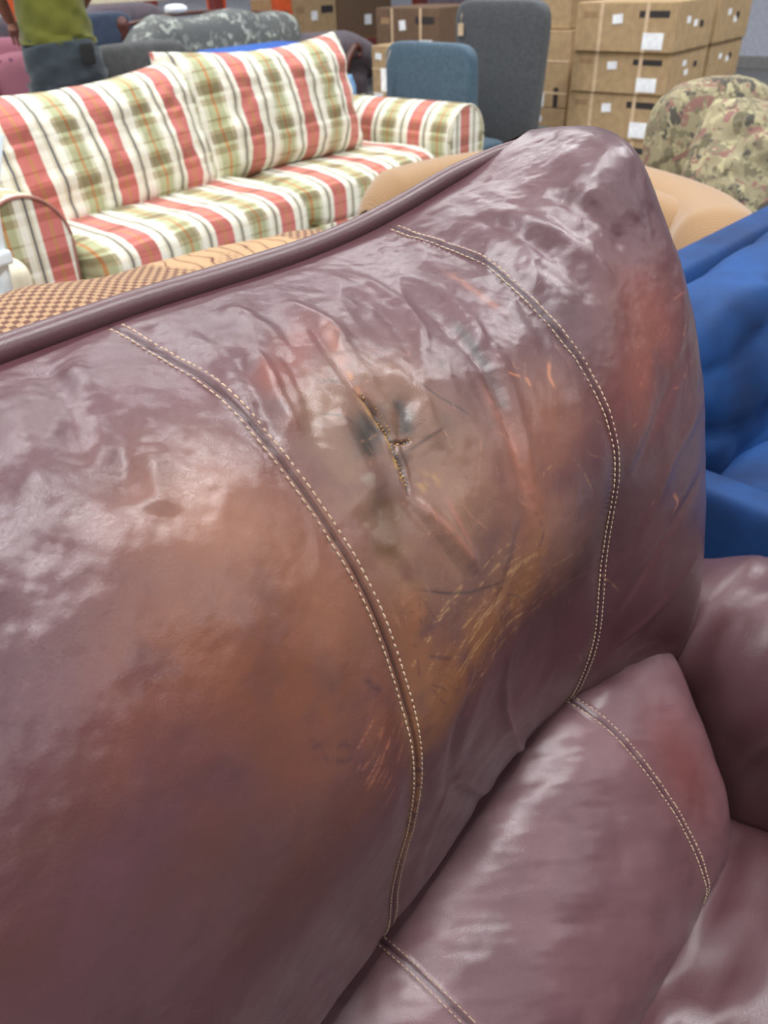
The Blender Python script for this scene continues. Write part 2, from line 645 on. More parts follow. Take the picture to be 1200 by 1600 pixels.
def section(x, yz, dy=0, dz=0, dx=0):
    sec.append(np.column_stack([np.full(NV, x) + dx, yz[:, 0] + dy, yz[:, 1] + dz]))


vv = np.linspace(0, 1, NV)
bul = np.sin(math.pi * np.clip(vv * 1.15, 0, 1))
section(-.55, p1, dy=.03, dz=-.005)
section(-.15, p1, dy=-.012 * bul)
section(X1, p1)
section(X2, p2)
pm = .5 * p2 + .5 * pe
section(X2 + .10, pm, dy=-.010 * bul, dz=-.004)
section(XE, pe)
section(XE + .055, pe, dy=.035 * (1 - vv) + .05 * vv, dz=-.012)
section(XE + .075, pe, dy=.10 * (1 - vv) + .12 * vv, dz=-.04 * (1 - vv))
section(XE + .080, pe, dy=.20, dz=-.09 * (1 - vv))
sec = np.array(sec)
kt = np.concatenate([[0], np.cumsum(np.linalg.norm(np.diff(sec[:, NV // 2], axis=0), axis=1))])
x_dense = np.concatenate([np.linspace(0, kt[1], 50)[:-1], np.linspace(kt[1], kt[5], 760)[:-1], np.linspace(kt[5], kt[-1], 60)])
S = hermite(kt, sec, x_dense)
NU = len(x_dense)
A = np.repeat(x_dense[:, None] - kt[2] + X1, NV, 1)          # metres along the sofa
B = np.concatenate([np.zeros((NU, 1)), np.cumsum(np.linalg.norm(np.diff(S, axis=1), axis=2), 1)], 1)   # metres down the profile


def normals(S):
    du, dv = np.gradient(S, axis=0), np.gradient(S, axis=1)
    n = np.cross(du, dv)
    n /= np.linalg.norm(n, axis=2)[..., None] + 1e-12
    return n


N0 = normals(S)
if N0[NU // 2, NV // 2, 1] > 0:
    N0 = -N0
PX, PY, PT = project(S)
front = np.arange(NU)[:, None] * np.ones((1, NV)) < (49 + 760 + 4)
_sub = (slice(None, None, 2), slice(None, None, 2))
_px, _py = PX[_sub], PY[_sub]
_pen = np.where(front[_sub], 0, 1e9)


def uvp(x, y):
    k = np.argmin((_px - x) ** 2 + (_py - y) ** 2 + _pen)
    i, j = np.unravel_index(k, _px.shape)
    return np.array([A[2 * i, 2 * j], B[2 * i, 2 * j], PT[2 * i, 2 * j] / F_PX])


def stroke(pts, width, taper=True, ab=False, nz=0.0, seed=0):
    """soft line over the leather in surface coordinates: gaussian mask, signed side distance"""
    q = np.array([uvp(*p) for p in pts]) if not ab else np.asarray(pts, float)
    wd = width * q[:, 2].mean() if not ab else width
    if len(q) > 2:
        q = catmull(q, len(q) * 4)
    lo, hi = q[:, :2].min(0) - 4 * wd, q[:, :2].max(0) + 4 * wd
    sel = (A >= lo[0]) & (A <= hi[0]) & (B >= lo[1]) & (B <= hi[1])
    a, b = A[sel], B[sel]
    if nz:
        a = a + nz * (fbm2(a, b, 60, 3, seed) - .5)
        b = b + nz * (fbm2(a + 3, b, 60, 3, seed + 5) - .5)
    best = np.full(a.shape, 1e9); tt = np.zeros(a.shape); tot = 0
    L_ = np.linalg.norm(np.diff(q[:, :2], axis=0), axis=1)
    full = L_.sum() + 1e-9
    for k in range(len(q) - 1):
        d = q[k + 1, :2] - q[k, :2]
        l2 = d @ d + 1e-12
        s = np.clip(((a - q[k, 0]) * d[0] + (b - q[k, 1]) * d[1]) / l2, 0, 1)
        dd = (a - q[k, 0] - s * d[0]) ** 2 + (b - q[k, 1] - s * d[1]) ** 2
        m = dd < best
        best = np.where(m, dd, best)
        tt = np.where(m, (tot + s * L_[k]) / full, tt)
        tot += L_[k]
    g = np.exp(-best / (wd * wd))
    if taper:
        g = g * np.clip(np.minimum(tt, 1 - tt) * 5 + .12, 0, 1)
    out = np.zeros(A.shape)
    out[sel] = g
    return out


disp = np.zeros(A.shape)
# general slackness of old leather: stronger near the top, running down the profile
hgt = np.clip(1.1 - B / .45, 0, 1)
disp += (fbm2(A * 1.3 + B * .5, B * .7, 11, 2, 3) - .5) * (.008 * hgt + .004)
rid = 1 - np.abs(2 * fbm2(A * 1.3 + B * .7, B * .6 - A * .3, 15, 2, 8) - 1)
disp += (rid - .8) * .0045 * hgt * np.clip((B - .02) / .05, 0, 1)
disp += (fbm2(A, B, 55, 3, 11) - .5) * (.0022 * hgt + .0006)
# seams: a sunken line between two raised lips
for xs in (X1, X2):
    d = np.abs(A - xs)
    sb = np.clip((B - .01) / .03, 0, 1)
    disp += sb * (-.0026 * np.exp(-(d / .0014) ** 2) + .0018 * np.exp(-((d - .0030) / .0020) ** 2) - .004 * np.exp(-(d / .02) ** 2))
# folds and creases: (polyline, width px, depth m)
FOLDS = [
    ([(478, 498), (530, 572), (578, 628), (618, 680)], 11, -.0055),
    ([(500, 498), (552, 570), (600, 625), (640, 670)], 13, .0035),
    ([(668, 478), (720, 530), (755, 572), (780, 622), (803, 690), (826, 770), (842, 810)], 9, -.0050),
    ([(690, 475), (740, 520), (775, 560), (800, 615), (822, 690), (840, 760)], 13, .0050),
    ([(655, 775), (700, 830), (746, 892)], 10, .0035),
    ([(636, 780), (676, 830), (722, 900)], 9, -.0030),
    ([(392, 548), (425, 605), (470, 690)], 12, .0045),
    ([(372, 560), (405, 620), (440, 690)], 11, -.0035),
    ([(440, 548), (470, 600), (500, 680)], 13, -.0035),
    ([(555, 425), (615, 462), (655, 512), (664, 552)], 11, .0055),
    ([(540, 450), (600, 490), (640, 540), (650, 580)], 12, -.0045),
    ([(440, 470), (500, 500), (545, 545)], 12, .0045),
    ([(640, 425), (700, 465), (745, 515), (750, 545)], 10, .0045),
    ([(330, 480), (400, 505), (450, 560)], 13, .0045),
    ([(300, 500), (350, 540), (392, 600)], 10, -.0030),
    ([(60, 560), (108, 640), (120, 730)], 26, -.0045),
    ([(95, 560), (150, 640), (165, 740)], 24, .0040),
    ([(150, 620), (190, 700), (205, 790)], 22, -.0035),
    ([(5, 600), (40, 700), (60, 800)], 26, .0035),
    ([(225, 690), (240, 750), (245, 810)], 22, .0030),
    ([(760, 325), (830, 345), (900, 388), (960, 450)], 14, .0050),
    ([(740, 340), (820, 370), (890, 420), (930, 480)], 14, -.0040),
    ([(860, 230), (915, 262), (935, 295), (880, 318)], 18, .0035),
    ([(850, 300), (920, 330), (985, 400)], 14, -.0045),
    ([(800, 410), (850, 440), (900, 500)], 12, .0030),
    ([(1085, 520), (1040, 620), (988, 745)], 14, -.0018),
    ([(1100, 610), (1052, 720), (1000, 850)], 14, .0016),
    ([(1100, 720), (1045, 830), (962, 965)], 11, -.0020),
    ([(1095, 860), (1030, 950), (950, 1020)], 12, .0022),
    ([(1070, 1000), (1000, 1020), (935, 1050)], 12, -.0035),
    ([(752, 1240), (768, 1140), (800, 1010), (815, 950)], 9, .0045),
    ([(700, 1180), (735, 1090), (780, 980)], 16, -.0045),
    ([(650, 1380), (690, 1250), (705, 1180)], 14, .0030),
    ([(590, 830), (650, 900), (660, 1000)], 13, .0020),
    ([(820, 800), (800, 880), (770, 960)], 12, -.0020),
    ([(560, 790), (600, 850), (640, 940)], 16, -.0035),
    ([(640, 610), (632, 660), (640, 700)], 16, -.0035),
    ([(590, 560), (650, 620), (690, 700)], 16, .0030),
    ([(520, 640), (560, 700), (600, 790)], 20, .0035),
    ([(575, 800), (618, 790), (655, 775)], 26, -.0020),
    ([(560, 1050), (420, 1010), (330, 960)], 40, .0030),
]
for pts, wd, dp in FOLDS:
    soft_ = pts[0][1] < 520 and wd < 14
    disp += dp * (.62 if soft_ else .85) * stroke(pts, wd * (1.35 if soft_ else 1.1))
disp += -.010 * stroke([(600, 690), (640, 720)], 95, taper=False)
disp += .006 * stroke([(330, 880), (380, 930)], 190, taper=False)
TEAR = [(560, 606), (583, 630), (600, 648), (612, 666), (620, 684), (626, 706), (634, 728), (640, 746), (645, 766)]
TEAR2 = [(622, 688), (636, 686), (650, 682)]
tear_m = stroke(TEAR, 2.1, nz=.006, seed=4) + stroke(TEAR2, 1.8, nz=.003, seed=6)
disp += -.0045 * np.minimum(tear_m, 1) + .0011 * stroke([(x + 7, y - 3) for x, y in TEAR], 5) + .0010 * stroke([(x - 8, y + 3) for x, y in TEAR], 5)
# flatten the very edges
edge = np.clip(B / .03, 0, 1)
disp *= edge
# damp everything on the turned end
endfade = np.clip(1 - (np.arange(NU) - 805) / 25, 0, 1)[:, None]
disp *= .25 + .75 * endfade
S2 = S + N0 * disp[..., None]
N1 = normals(S2)
if N1[NU // 2, NV // 2, 1] > 0:
    N1 = -N1

# ---- wear painted into the hide (its own colours)
base = lin((100, 60, 66))
paint = np.broadcast_to(base, A.shape + (3,)).copy()
ns1 = fbm2(A, B, 16, 5, 21)
ns2 = fbm2(A, B, 45, 4, 22)
ns3 = fbm2(A * 1.0, B * 1.0, 170, 3, 23)


def lay(mask, col, alpha=1.0, brk=None, lo=.4, hi=.6):
    m = np.clip(mask, 0, 1) * alpha
    if brk is not None:
        m = m * np.clip((brk - lo) / (hi - lo), 0, 1)
    paint[:] = paint * (1 - m[..., None]) + lin(col) * m[..., None]


lay(np.ones(A.shape), (94, 53, 60), .5, ns1, .45, .7)
# broad browning
lay(stroke([(330, 830), (420, 860), (520, 960)], 150, False), (158, 104, 76), .85, ns1, .1, .4)
lay(stroke([(300, 1000), (430, 1050), (560, 1120)], 120, False), (150, 90, 60), .8, ns2, .2, .5)
lay(stroke([(250, 1180), (420, 1200), (560, 1220)], 110, False), (128, 72, 52), .75, ns1, .2, .5)
lay(stroke([(60, 1420), (300, 1380), (500, 1350)], 150, False), (98, 54, 44), .75, ns1, .15, .5)
lay(stroke([(600, 640), (700, 720), (720, 830)], 135, False), (152, 112, 88), .88, ns1, .1, .4)
lay(stroke([(500, 640), (560, 760), (640, 900)], 60, False), (152, 116, 92), .75, ns2, .2, .5)
lay(stroke([(860, 640), (840, 760), (880, 860)], 85, False), (150, 98, 76), .85, ns1, .05, .35)
lay(stroke([(1010, 500), (1000, 600)], 85, False), (160, 90, 74), .75, ns1, .2, .5)
lay(stroke([(1040, 740), (1030, 860)], 60, False), (118, 66, 66), .5)
lay(stroke([(690, 1100), (750, 1000), (840, 880)], 66, False), (160, 104, 64), .9, ns2, .1, .45)
lay(stroke([(640, 960), (660, 1050), (680, 1140)], 45, False), (154, 98, 60), .8, ns2, .15, .45)
lay(stroke([(480, 520), (440, 600)], 40, False), (140, 70, 58), .6, ns2, .3, .6)
lay(stroke([(385, 545), (420, 605), (465, 690)], 15), (150, 84, 70), .6, ns2, .3, .6)
# pink ridges where the finish rubbed off
for pts, wd in [([(752, 590), (785, 650), (815, 730), (838, 800)], 14), ([(655, 775), (700, 830), (746, 892)], 8), ([(500, 505), (550, 590), (600, 650)], 9),
                ([(700, 770), (715, 810), (745, 880)], 5), ([(690, 420), (740, 455), (790, 490)], 8)]:
    lay(stroke(pts, wd), (176, 116, 96), .65, ns3, .2, .5)
# dark stains and cracks around the tear
for pts, wd, al in [([(592, 648), (572, 685), (590, 715)], 30, .9), ([(620, 770), (605, 830), (590, 870)], 22, .25), ([(618, 615), (640, 650), (642, 678)], 15, .9), ([(612, 720), (600, 770), (594, 820)], 26, .4), ([(560, 640), (600, 690)], 40, .45),
                    ([(625, 700), (650, 720)], 18, .55), ([(700, 640), (680, 700)], 22, .35), ([(760, 580), (790, 640)], 12, .6), ([(705, 495), (745, 545), (770, 585)], 7, .8)]:
    lay(stroke(pts, wd), (62, 54, 47), al, ns2, .15, .5)
lay(stroke([(590, 735), (580, 745), (560, 745)], 12), (168, 150, 130), .6, ns3, .3, .6)
lay(stroke([(615, 770), (615, 820), (600, 880)], 26), (108, 72, 42), .8, ns2, .2, .5)
lay(stroke([(660, 760), (690, 740)], 16), (196, 150, 84), .5, ns3, .4, .7)
for pts in ([(500, 648), (530, 652), (560, 662)], [(652, 598), (690, 625), (742, 655)], [(490, 600), (530, 600)], [(684, 562), (690, 580)], [(650, 922), (720, 926), (800, 905)], [(640, 700), (700, 665)]):
    lay(stroke(pts, 2.2, nz=.002), (72, 56, 52), .8)
lay(stroke(TEAR, 10, nz=.012, seed=2), (92, 70, 52), .4, ns3, .3, .6)
lay(stroke([(x - 5, y + 2) for x, y in TEAR], 3.5, nz=.006, seed=3), (206, 162, 88), .85, ns3, .42, .55)
lay(stroke([(540, 580), (575, 628)], 3.2, nz=.002), (206, 140, 70), .7, ns3, .3, .6)
lay(np.minimum(tear_m * 1.2, 1), (34, 22, 16), .92)
rc = np.random.default_rng(77)
for k in range(110):
    x0, y0 = rc.uniform(470, 960), rc.uniform(500, 1040)
    if x0 < 470 + (y0 - 500) * .28 or x0 > 980:
        continue
    an_ = rc.normal(1.05, .55)
    ln = rc.uniform(14, 60)
    x1, y1 = x0 + ln * math.cos(an_), y0 + ln * math.sin(an_)
    xm, ym = (x0 + x1) / 2 + rc.normal(0, 5), (y0 + y1) / 2 + rc.normal(0, 5)
    lay(stroke([(x0, y0), (xm, ym), (x1, y1)], rc.uniform(.8, 1.5), nz=.004, seed=k), ((196, 136, 112), (88, 60, 54), (206, 150, 110))[k % 3], rc.uniform(.25, .55), ns3, .35, .55)
# golden scuffs sweeping up to the right
r9 = np.random.default_rng(5)
for k in range(54):
    o = r9.uniform(-75, 72); s0 = r9.uniform(0, .6); s1 = s0 + r9.uniform(.2, .5)
    c0 = catmull([(676, 1120), (705, 1040), (760, 955), (840, 880), (930, 830)], 60)
    seg = c0[int(s0 * 59):max(int(min(s1, 1) * 59), int(s0 * 59) + 4)]
    pts = [(x + o * .55, y + o * .60) for x, y in seg[::max(1, len(seg) // 4)]]
    lay(stroke(pts, r9.uniform(.8, 1.7), nz=.0012, seed=k), (214, 166, 110), r9.uniform(.25, .62), ns3, .42, .60)
for k in range(16):
    x0, y0 = r9.uniform(550, 610), r9.uniform(1180, 1270)
    lay(stroke([(x0, y0), (x0 + 22, y0 - 38), (x0 + 40, y0 - 75)], r9.uniform(1.2, 3.4), nz=.002), (198, 124, 92), r9.uniform(.3, .7), ns3, .42, .62)
for k in range(26):
    x0, y0 = r9.uniform(1000, 1085), r9.uniform(450, 820)
    lay(stroke([(x0, y0), (x0 - r9.uniform(6, 22), y0 + r9.uniform(15, 40))], r9.uniform(1.0, 1.9), nz=.003), (196, 124, 98), r9.uniform(.3, .7), ns3, .4, .6)
for pts, wd in [([(1050, 770), (1056, 788), (1050, 800)], 3), ([(858, 562), (862, 590), (868, 606)], 3.5), ([(820, 588), (828, 606)], 2.5), ([(790, 585), (815, 590)], 2)]:
    lay(stroke(pts, wd), (214, 138, 96), .85)
# purple cracks
for pts, wd in [([(640, 1000), (660, 1020), (715, 1030)], 5), ([(652, 1020), (660, 1060), (672, 1075), (722, 1082)], 4), ([(650, 1000), (655, 1050)], 5), ([(670, 1085), (700, 1105)], 3),
                ([(835, 790), (845, 840), (836, 860)], 6), ([(740, 900), (790, 920), (850, 960)], 3), ([(520, 1040), (570, 1065), (610, 1085)], 10), ([(510, 1160), (560, 1170)], 9),
                ([(470, 1150), (540, 1190), (560, 1180)], 8), ([(650, 930), (660, 1000)], 3), ([(745, 905), (765, 920), (760, 940)], 5)]:
    lay(stroke(pts, wd * .6, nz=.008, seed=9), (84, 50, 58), .6, ns3, .35, .6)
# seam channel and rubbed lips
for xs in (X1, X2):
    d = np.abs(A - xs)
    lay(np.exp(-(d / .0011) ** 2), (50, 30, 32), .8)
lay(np.exp(-((A - X1) / .008) ** 2) * np.exp(-((B - .50) / .10) ** 2) * (np.abs(A - X1) > .0014), (206, 142, 82), .7, ns3, .25, .55)

backrest = add('backrest', S2.reshape(-1, 3), grid_faces(NU, NV), 'worn_leather', sofa, paint=paint.reshape(-1, 3), label='backrest cushion browned and cracked round a small tear')


def stitch_run(name, parent, S_, N_, A_, B_, xs_list, b0, b1, pitch=.0058):
    """every stitch a short raised thread lying on the leather along lines of constant x"""
    V, Fc = [], []
    for xs in xs_list:
        i = int(np.argmin(np.abs(A_[:, 0] - xs)))
        Bc = B_[i]
        b = b0
        while b < min(b1, Bc[-1] - .004):
            j = np.clip(np.searchsorted(Bc, [b, b + pitch * .66]), 0, len(Bc) - 1)
            p, q = S_[i, j[0]], S_[i, j[1]]
            n = N_[i, j[0]]
            sd = np.cross(q - p, n); sd /= np.linalg.norm(sd) + 1e-12
            o = len(V)
            hw, hh = .00062, .00095
            for c, fct in ((p, .35), (p * .72 + q * .28, 1), (p * .28 + q * .72, 1), (q, .35)):
                V.extend([c - sd * hw - n * .0005, c + sd * hw - n * .0005, c + sd * hw * .6 + n * hh * fct, c - sd * hw * .6 + n * hh * fct])
            for k in range(3):
                for m in range(4):
                    Fc.append([o + 4 * k + m, o + 4 * k + (m + 1) % 4, o + 4 * k + 4 + (m + 1) % 4, o + 4 * k + 4 + m])
            Fc += [[o + 3, o + 2, o + 1, o], [o + 12, o + 13, o + 14, o + 15]]
            b += pitch
    return add(name, V, np.array(Fc), 'thread', parent, kind='stuff')


stitch_run('stitching', backrest, S2, N1, A, B, (X1 - .0048, X1 + .0048), .012, .72)
stitch_run('stitching', backrest, S2, N1, A, B, (X2 - .0048, X2 + .0048), .012, .72)

# frayed foam crumbs along the tear
V, Fc = [], []
for k in range(150):
    seg = TEAR if k < 120 else TEAR2
    c = catmull(seg, 60)[r9.integers(4, 56)]
    a0 = uvp(c[0] + r9.normal(0, 1.7), c[1] + r9.normal(0, 1.7))
    i = int(np.argmin(np.abs(A[:, 0] - a0[0]))); j = int(np.clip(np.searchsorted(B[i], a0[1]), 0, NV - 1))
    p, n = S2[i, j], N1[i, j]
    r = r9.uniform(.0003, .00095)
    e1 = np.cross(n, r9.normal(size=3)); e1 /= np.linalg.norm(e1); e2 = np.cross(n, e1)
    o = len(V)
    V += [p + e1 * r * r9.uniform(.6, 2), p + e2 * r, p - e1 * r * r9.uniform(.6, 2), p - e2 * r, p + n * r * 1.2, p - n * r]
    Fc += [[o, o + 1, o + 4], [o + 1, o + 2, o + 4], [o + 2, o + 3, o + 4], [o + 3, o, o + 4], [o + 1, o, o + 5], [o + 2, o + 1, o + 5], [o + 3, o + 2, o + 5], [o, o + 3, o + 5]]
add('frayed_foam', V, np.array(Fc), 'torn_foam', backrest, smooth=False, kind='stuff', label='crumbs of yellow foam showing in the tear')

# rolled welt along the top edge
wx = np.linspace(-.55, XE, 200)
wi = [int(np.argmin(np.abs(S2[:, 0, 0] - x))) for x in wx]
sink = np.clip((wx - (XE - .10)) / .10, 0, 1)[:, None]
wp = S2[wi, 0] + np.array([0, .008, .004]) * (1 - sink) + np.array([0, .004, -.012]) * sink
for _ in range(12):
    wp[1:-1] = (wp[:-2] + 2 * wp[1:-1] + wp[2:]) / 4
wr = np.interp(wx, [-.55, X2 + .08, XE - .05, XE], [.0112, .0102, .0090, .006]) * (1 + .12 * (fbm2(wx, wx * 0, 9, 2, 4) - .5))
tube('top_welt', wp, wr, 'plum_leather', sofa, nv=14)
# outer back, hidden frame, base
soft('outer_back', (1.40, .16, .86), (.12, .56, .50), 'plum_leather', sofa, k=5, e=9, nu=30, nv=40)
box('base', (-.55, -.42, .05), (1.0, .60, .26), 'plum_leather', sofa, bev=.03, seg=3)
for px_, py_ in ((-.5, -.36), (.95, -.36), (-.5, .54), (.95, .54)):
    box('foot', (px_ - .03, py_ - .03, 0), (px_ + .03, py_ + .03, .06), 'dark_wood', sofa, bev=.005)

# ---- lumbar roll under the backrest
Q1 = [(.34, .455), (.30, .468), (.258, .467), (.226, .465), (.188, .456), (.155, .448), (.115, .43), (.078, .395), (.052, .350), (.045, .31), (.07, .28), (.12, .27)]
Q2 = [(.33, .52), (.27, .555), (.221, .563), (.185, .555), (.143, .527), (.108, .495), (.074, .454), (.049, .417), (.032, .369), (.034, .33), (.06, .295), (.12, .285)]
NW = 220
q1, q2 = (smooth_rows(resamp(q, NW), 60) for q in (Q1, Q2))
wv_ = np.linspace(0, 1, NW)
ls = []


def lsec(x, q, sc=1.0, dz=0, slant=0.0, cen=(.17, .44)):
    c = np.array(cen)
    p = c + (q - c) * sc
    ls.append(np.column_stack([x + slant * (.45 - wv_), p[:, 0], p[:, 1] + dz]))


lsec(-.55, q1, dz=-.03)
lsec(-.1, q1, dz=-.03)
lsec(X1, q1)
lsec(.43, .48 * q1 + .52 * q2, dz=.006)
lsec(X2, q2)
lsec(.645, q2, 1.0, .002, .06)
lsec(.695, q2, .95, .006, .14)
lsec(.716, q2, .82, .010, .17)
lsec(.726, q2, .5, .012, .17)
lsec(.728, q2, .1, .012, .17)
ls = np.array(ls)
kt2 = np.concatenate([[0], np.cumsum(np.linalg.norm(np.diff(ls[:, NW // 2], axis=0), axis=1) + 1e-4)])
xd2 = np.concatenate([np.linspace(0, kt2[1], 30)[:-1], np.linspace(kt2[1], kt2[-1], 420)])
T = hermite(kt2, ls, xd2)
TA = np.repeat(xd2[:, None] - kt2[2] + X1, NW, 1)
TB = np.concatenate([np.zeros((len(xd2), 1)), np.cumsum(np.linalg.norm(np.diff(T, axis=1), axis=2), 1)], 1)
TN = normals(T)
if TN[200, NW // 2, 2] < 0:
    TN = -TN
td = (fbm2(TA, TB, 14, 3, 31) - .5) * .007 + (fbm2(TA * 1.2 - TB, TB * .5, 30, 3, 33) - .5) * .003
SEAM_B = []
xs2 = X2 - (kt2[2] - kt2[2])
ia1 = int(np.argmin(np.abs(T[:, NW // 3, 0] - X1))); ia2 = int(np.argmin(np.abs(T[:, NW // 3, 0] - X2)))
la1, la2 = TA[ia1, 0], TA[ia2, 0]
for xs in (la1, la2):
    d = np.abs(TA - xs)
    td += -.0026 * np.exp(-(d / .0014) ** 2) + .0016 * np.exp(-((d - .0030) / .0020) ** 2) - .003 * np.exp(-(d / .018) ** 2)
T2 = T + TN * td[..., None]
TN1 = normals(T2)
if TN1[200, NW // 2, 2] < 0:
    TN1 = -TN1
tp = np.broadcast_to(lin((124, 86, 90)), TA.shape + (3,)).copy()
mA = np.clip((fbm2(TA, TB, 18, 4, 41) - .42) / .3, 0, 1)[..., None] * .6
tp = tp * (1 - mA) + lin((104, 69, 74)) * mA
mB = (np.exp(-((TA - la2 - .045) / .04) ** 2 - ((TB - .26) / .06) ** 2) * .7)[..., None]
tp = tp * (1 - mB) + lin((134, 68, 62)) * mB
for xs in (la1, la2):
    m = (np.exp(-((TA - xs) / .0011) ** 2) * .75)[..., None]
    tp = tp * (1 - m) + lin((52, 30, 34)) * m
lumbar = add('lumbar_cushion', T2.reshape(-1, 3), grid_faces(len(xd2), NW), 'worn_leather', sofa, paint=tp.reshape(-1, 3), label='plain plum lumbar roll below the worn backrest')
stitch_run('stitching', lumbar, T2, TN1, TA, TB, (la1 - .0048, la1 + .0048), .06, .42)
stitch_run('stitching', lumbar, T2, TN1, TA, TB, (la2 - .0048, la2 + .0048), .10, .42)


# ---- armrests and seat
def ridged(a, b, sc, seed):
    return 1 - np.abs(2 * fbm2(a, b, sc, 2, seed) - 1)


def arm_deform(a, b, c, X, Y, Z):
    rg = ridged(X * 2.2 + Z * .5, Z * .6 + Y * .8, 7, 51) - .75
    bulge = 1 + .16 * np.exp(-((c - .55) / .4) ** 2)
    return X, Y * bulge + .030 * rg * np.sign(b) * np.abs(b), Z + .022 * rg * (c > 0) * c


for nm_x, lab in ((.882, 'right padded arm of plum leather'), (-.66, None)):
    soft('armrest', (.86, .235, .55), (nm_x, -.14, .338), 'plum_leather', sofa, R=rot(90), k=3.2, e=3.2, nu=120, nv=120, deform=arm_deform, lump=.012, label=lab)


def seat_deform(a, b, c, X, Y, Z):
    rg = ridged(X * .7 + Y * .25, Y * 1.7 - X * .2, 8, 61) - .75
    return X, Y, Z + .034 * rg * (c > 0) * c


soft('seat_cushion', (.66, .62, .22), (.43, -.165, .238), 'plum_leather', sofa, k=3.6, e=6, nu=120, nv=140, deform=seat_deform, lump=.012)
soft('seat_cushion', (.62, .62, .22), (-.22, -.165, .238), 'plum_leather', sofa, k=3.6, e=6, nu=50, nv=60, deform=seat_deform, lump=.02)

# ------------------------------------------------------------------ striped plaid sofa
ps = thing('plaid_sofa', 'cream, red and green striped plaid sofa with rolled arms behind the leather sofa', 'sofa', (2.5, 2.9, 0))
box('base', (1.35, 2.56, .06), (3.75, 3.5, .36), 'plaid', ps, bev=.02)
box('skirt', (1.36, 2.52, .02), (3.74, 2.545, .30), 'plaid', ps, bev=.006)
soft('back_frame', (2.3, .2, .60), (2.5, 3.42, .56), 'plaid', ps, k=4, e=9)


def arm_prof(x0, side, y0, y1, zt, wd=.34):
    # rolled arm: an arch section swept along y
    ph = np.linspace(0, math.pi, 26)
    r = wd / 2
    xs_ = [x0 - r * .80] + list(x0 - r * np.cos(ph)) + [x0 + r * .80]
    zs_ = [.08] + list(zt - r + r * np.sin(ph)) + [.08]
    return np.array(xs_), np.array(zs_), r


for x0, zt in ((1.225, .70), (3.735, .655)):
    xs_, zs_, r = arm_prof(x0, 1, 2.55, 3.45, zt)
    ys_ = np.concatenate([[2.545, 2.55, 2.56, 2.58], np.linspace(2.62, 3.45, 24)])
    inset = np.concatenate([[.93, .97, .99, 1.0], np.ones(24)])
    XX = x0 + (xs_ - x0)[None] * inset[:, None]
    ZZ = zt - (zt - zs_)[None] * inset[:, None] - (1 - inset[:, None]) * .17
    YY = np.repeat(ys_[:, None], len(xs_), 1) + .012 * (fbm2(XX * 3, ZZ * 3, 3, 2, 6) - .5)
    arc = np.concatenate([[0], np.cumsum(np.hypot(np.diff(xs_), np.diff(zs_)))])
    uvv = np.stack([YY - .05, np.repeat(arc[None], len(ys_), 0)], -1).reshape(-1, 2)
    arm = add('armrest', np.stack([XX, YY, ZZ], -1).reshape(-1, 3), grid_faces(len(ys_), len(xs_), flip=True), 'plaid', ps, uv=uvv)
    # front facing panel with a welt round it
    k = len(xs_)
    fx, fz = x0 + (xs_ - x0) * .90, zt - (zt - zs_) * .97 - .012
    v = [(x0, 2.535, zt - r)] + [(a, 2.536, b) for a, b in zip(fx, fz)] + [(a, 2.56, b) for a, b in zip(fx, fz)]
    fc = [[0, i + 1, i + 2] for i in range(k - 1)] + [[1 + i, 1 + k + i, 2 + k + i, 2 + i] for i in range(k - 1)] + [[0, k, 1]]
    pn = add('arm_front', v, fc, 'plaid', arm, smooth=False, uv=[(p[0] - (.95 if x0 < 2 else .0), p[2]) for p in v])
    tube('welt', [(a, 2.535, b) for a, b in zip(x0 + (xs_ - x0) * .93, zt - (zt - zs_) * .985 - .006)], .0055, 'red_welt' if x0 < 2 else 'plaid_welt', arm, nv=8)

Rb = rot(-16, 'X')
for (w_, x_, z_, h_, off, sd, sg) in ((1.08, 1.86, .680, .56, .07, 3, .03), (1.12, 2.80, .722, .56, -.04, 9, .03)):
    pillow('back_cushion', (w_, .34, h_), (x_, 3.03, z_), 'plaid', ps, R=Rb @ rot(-2.5 if x_ < 2 else 0, 'Y'), uvoff=(off, 0), seed=sd, sag=sg, n=56, pinch=.05, lump=.04)
for (w_, x_, off, sd, yc, zc) in ((1.06, 1.93, .12, 5, 2.80, .395), (1.04, 3.00, .02, 8, 2.90, .375)):
    soft('seat_cushion', (w_, .80, .23), (x_, yc, zc), 'plaid', ps, k=4, e=7, uvoff=off + x_, lump=.03, seed=sd, nu=48, nv=60)

# plaid footstool in front of the left arm
ot = thing('plaid_footstool', 'small striped plaid footstool at the left arm of the plaid sofa', 'footstool', (.98, 2.35, 0))
qo = at(48, 424, Y=2.12)
soft('cushion', (.36, .36, .12), (qo[0] - .16, 2.28, qo[2] - .03), 'plaid_welt', ot, k=4, e=5, lump=.02)
box('skirt', (qo[0] - .33, 2.11, .02), (qo[0] + .0, 2.45, qo[2] - .06), 'plaid', ot, bev=.01)

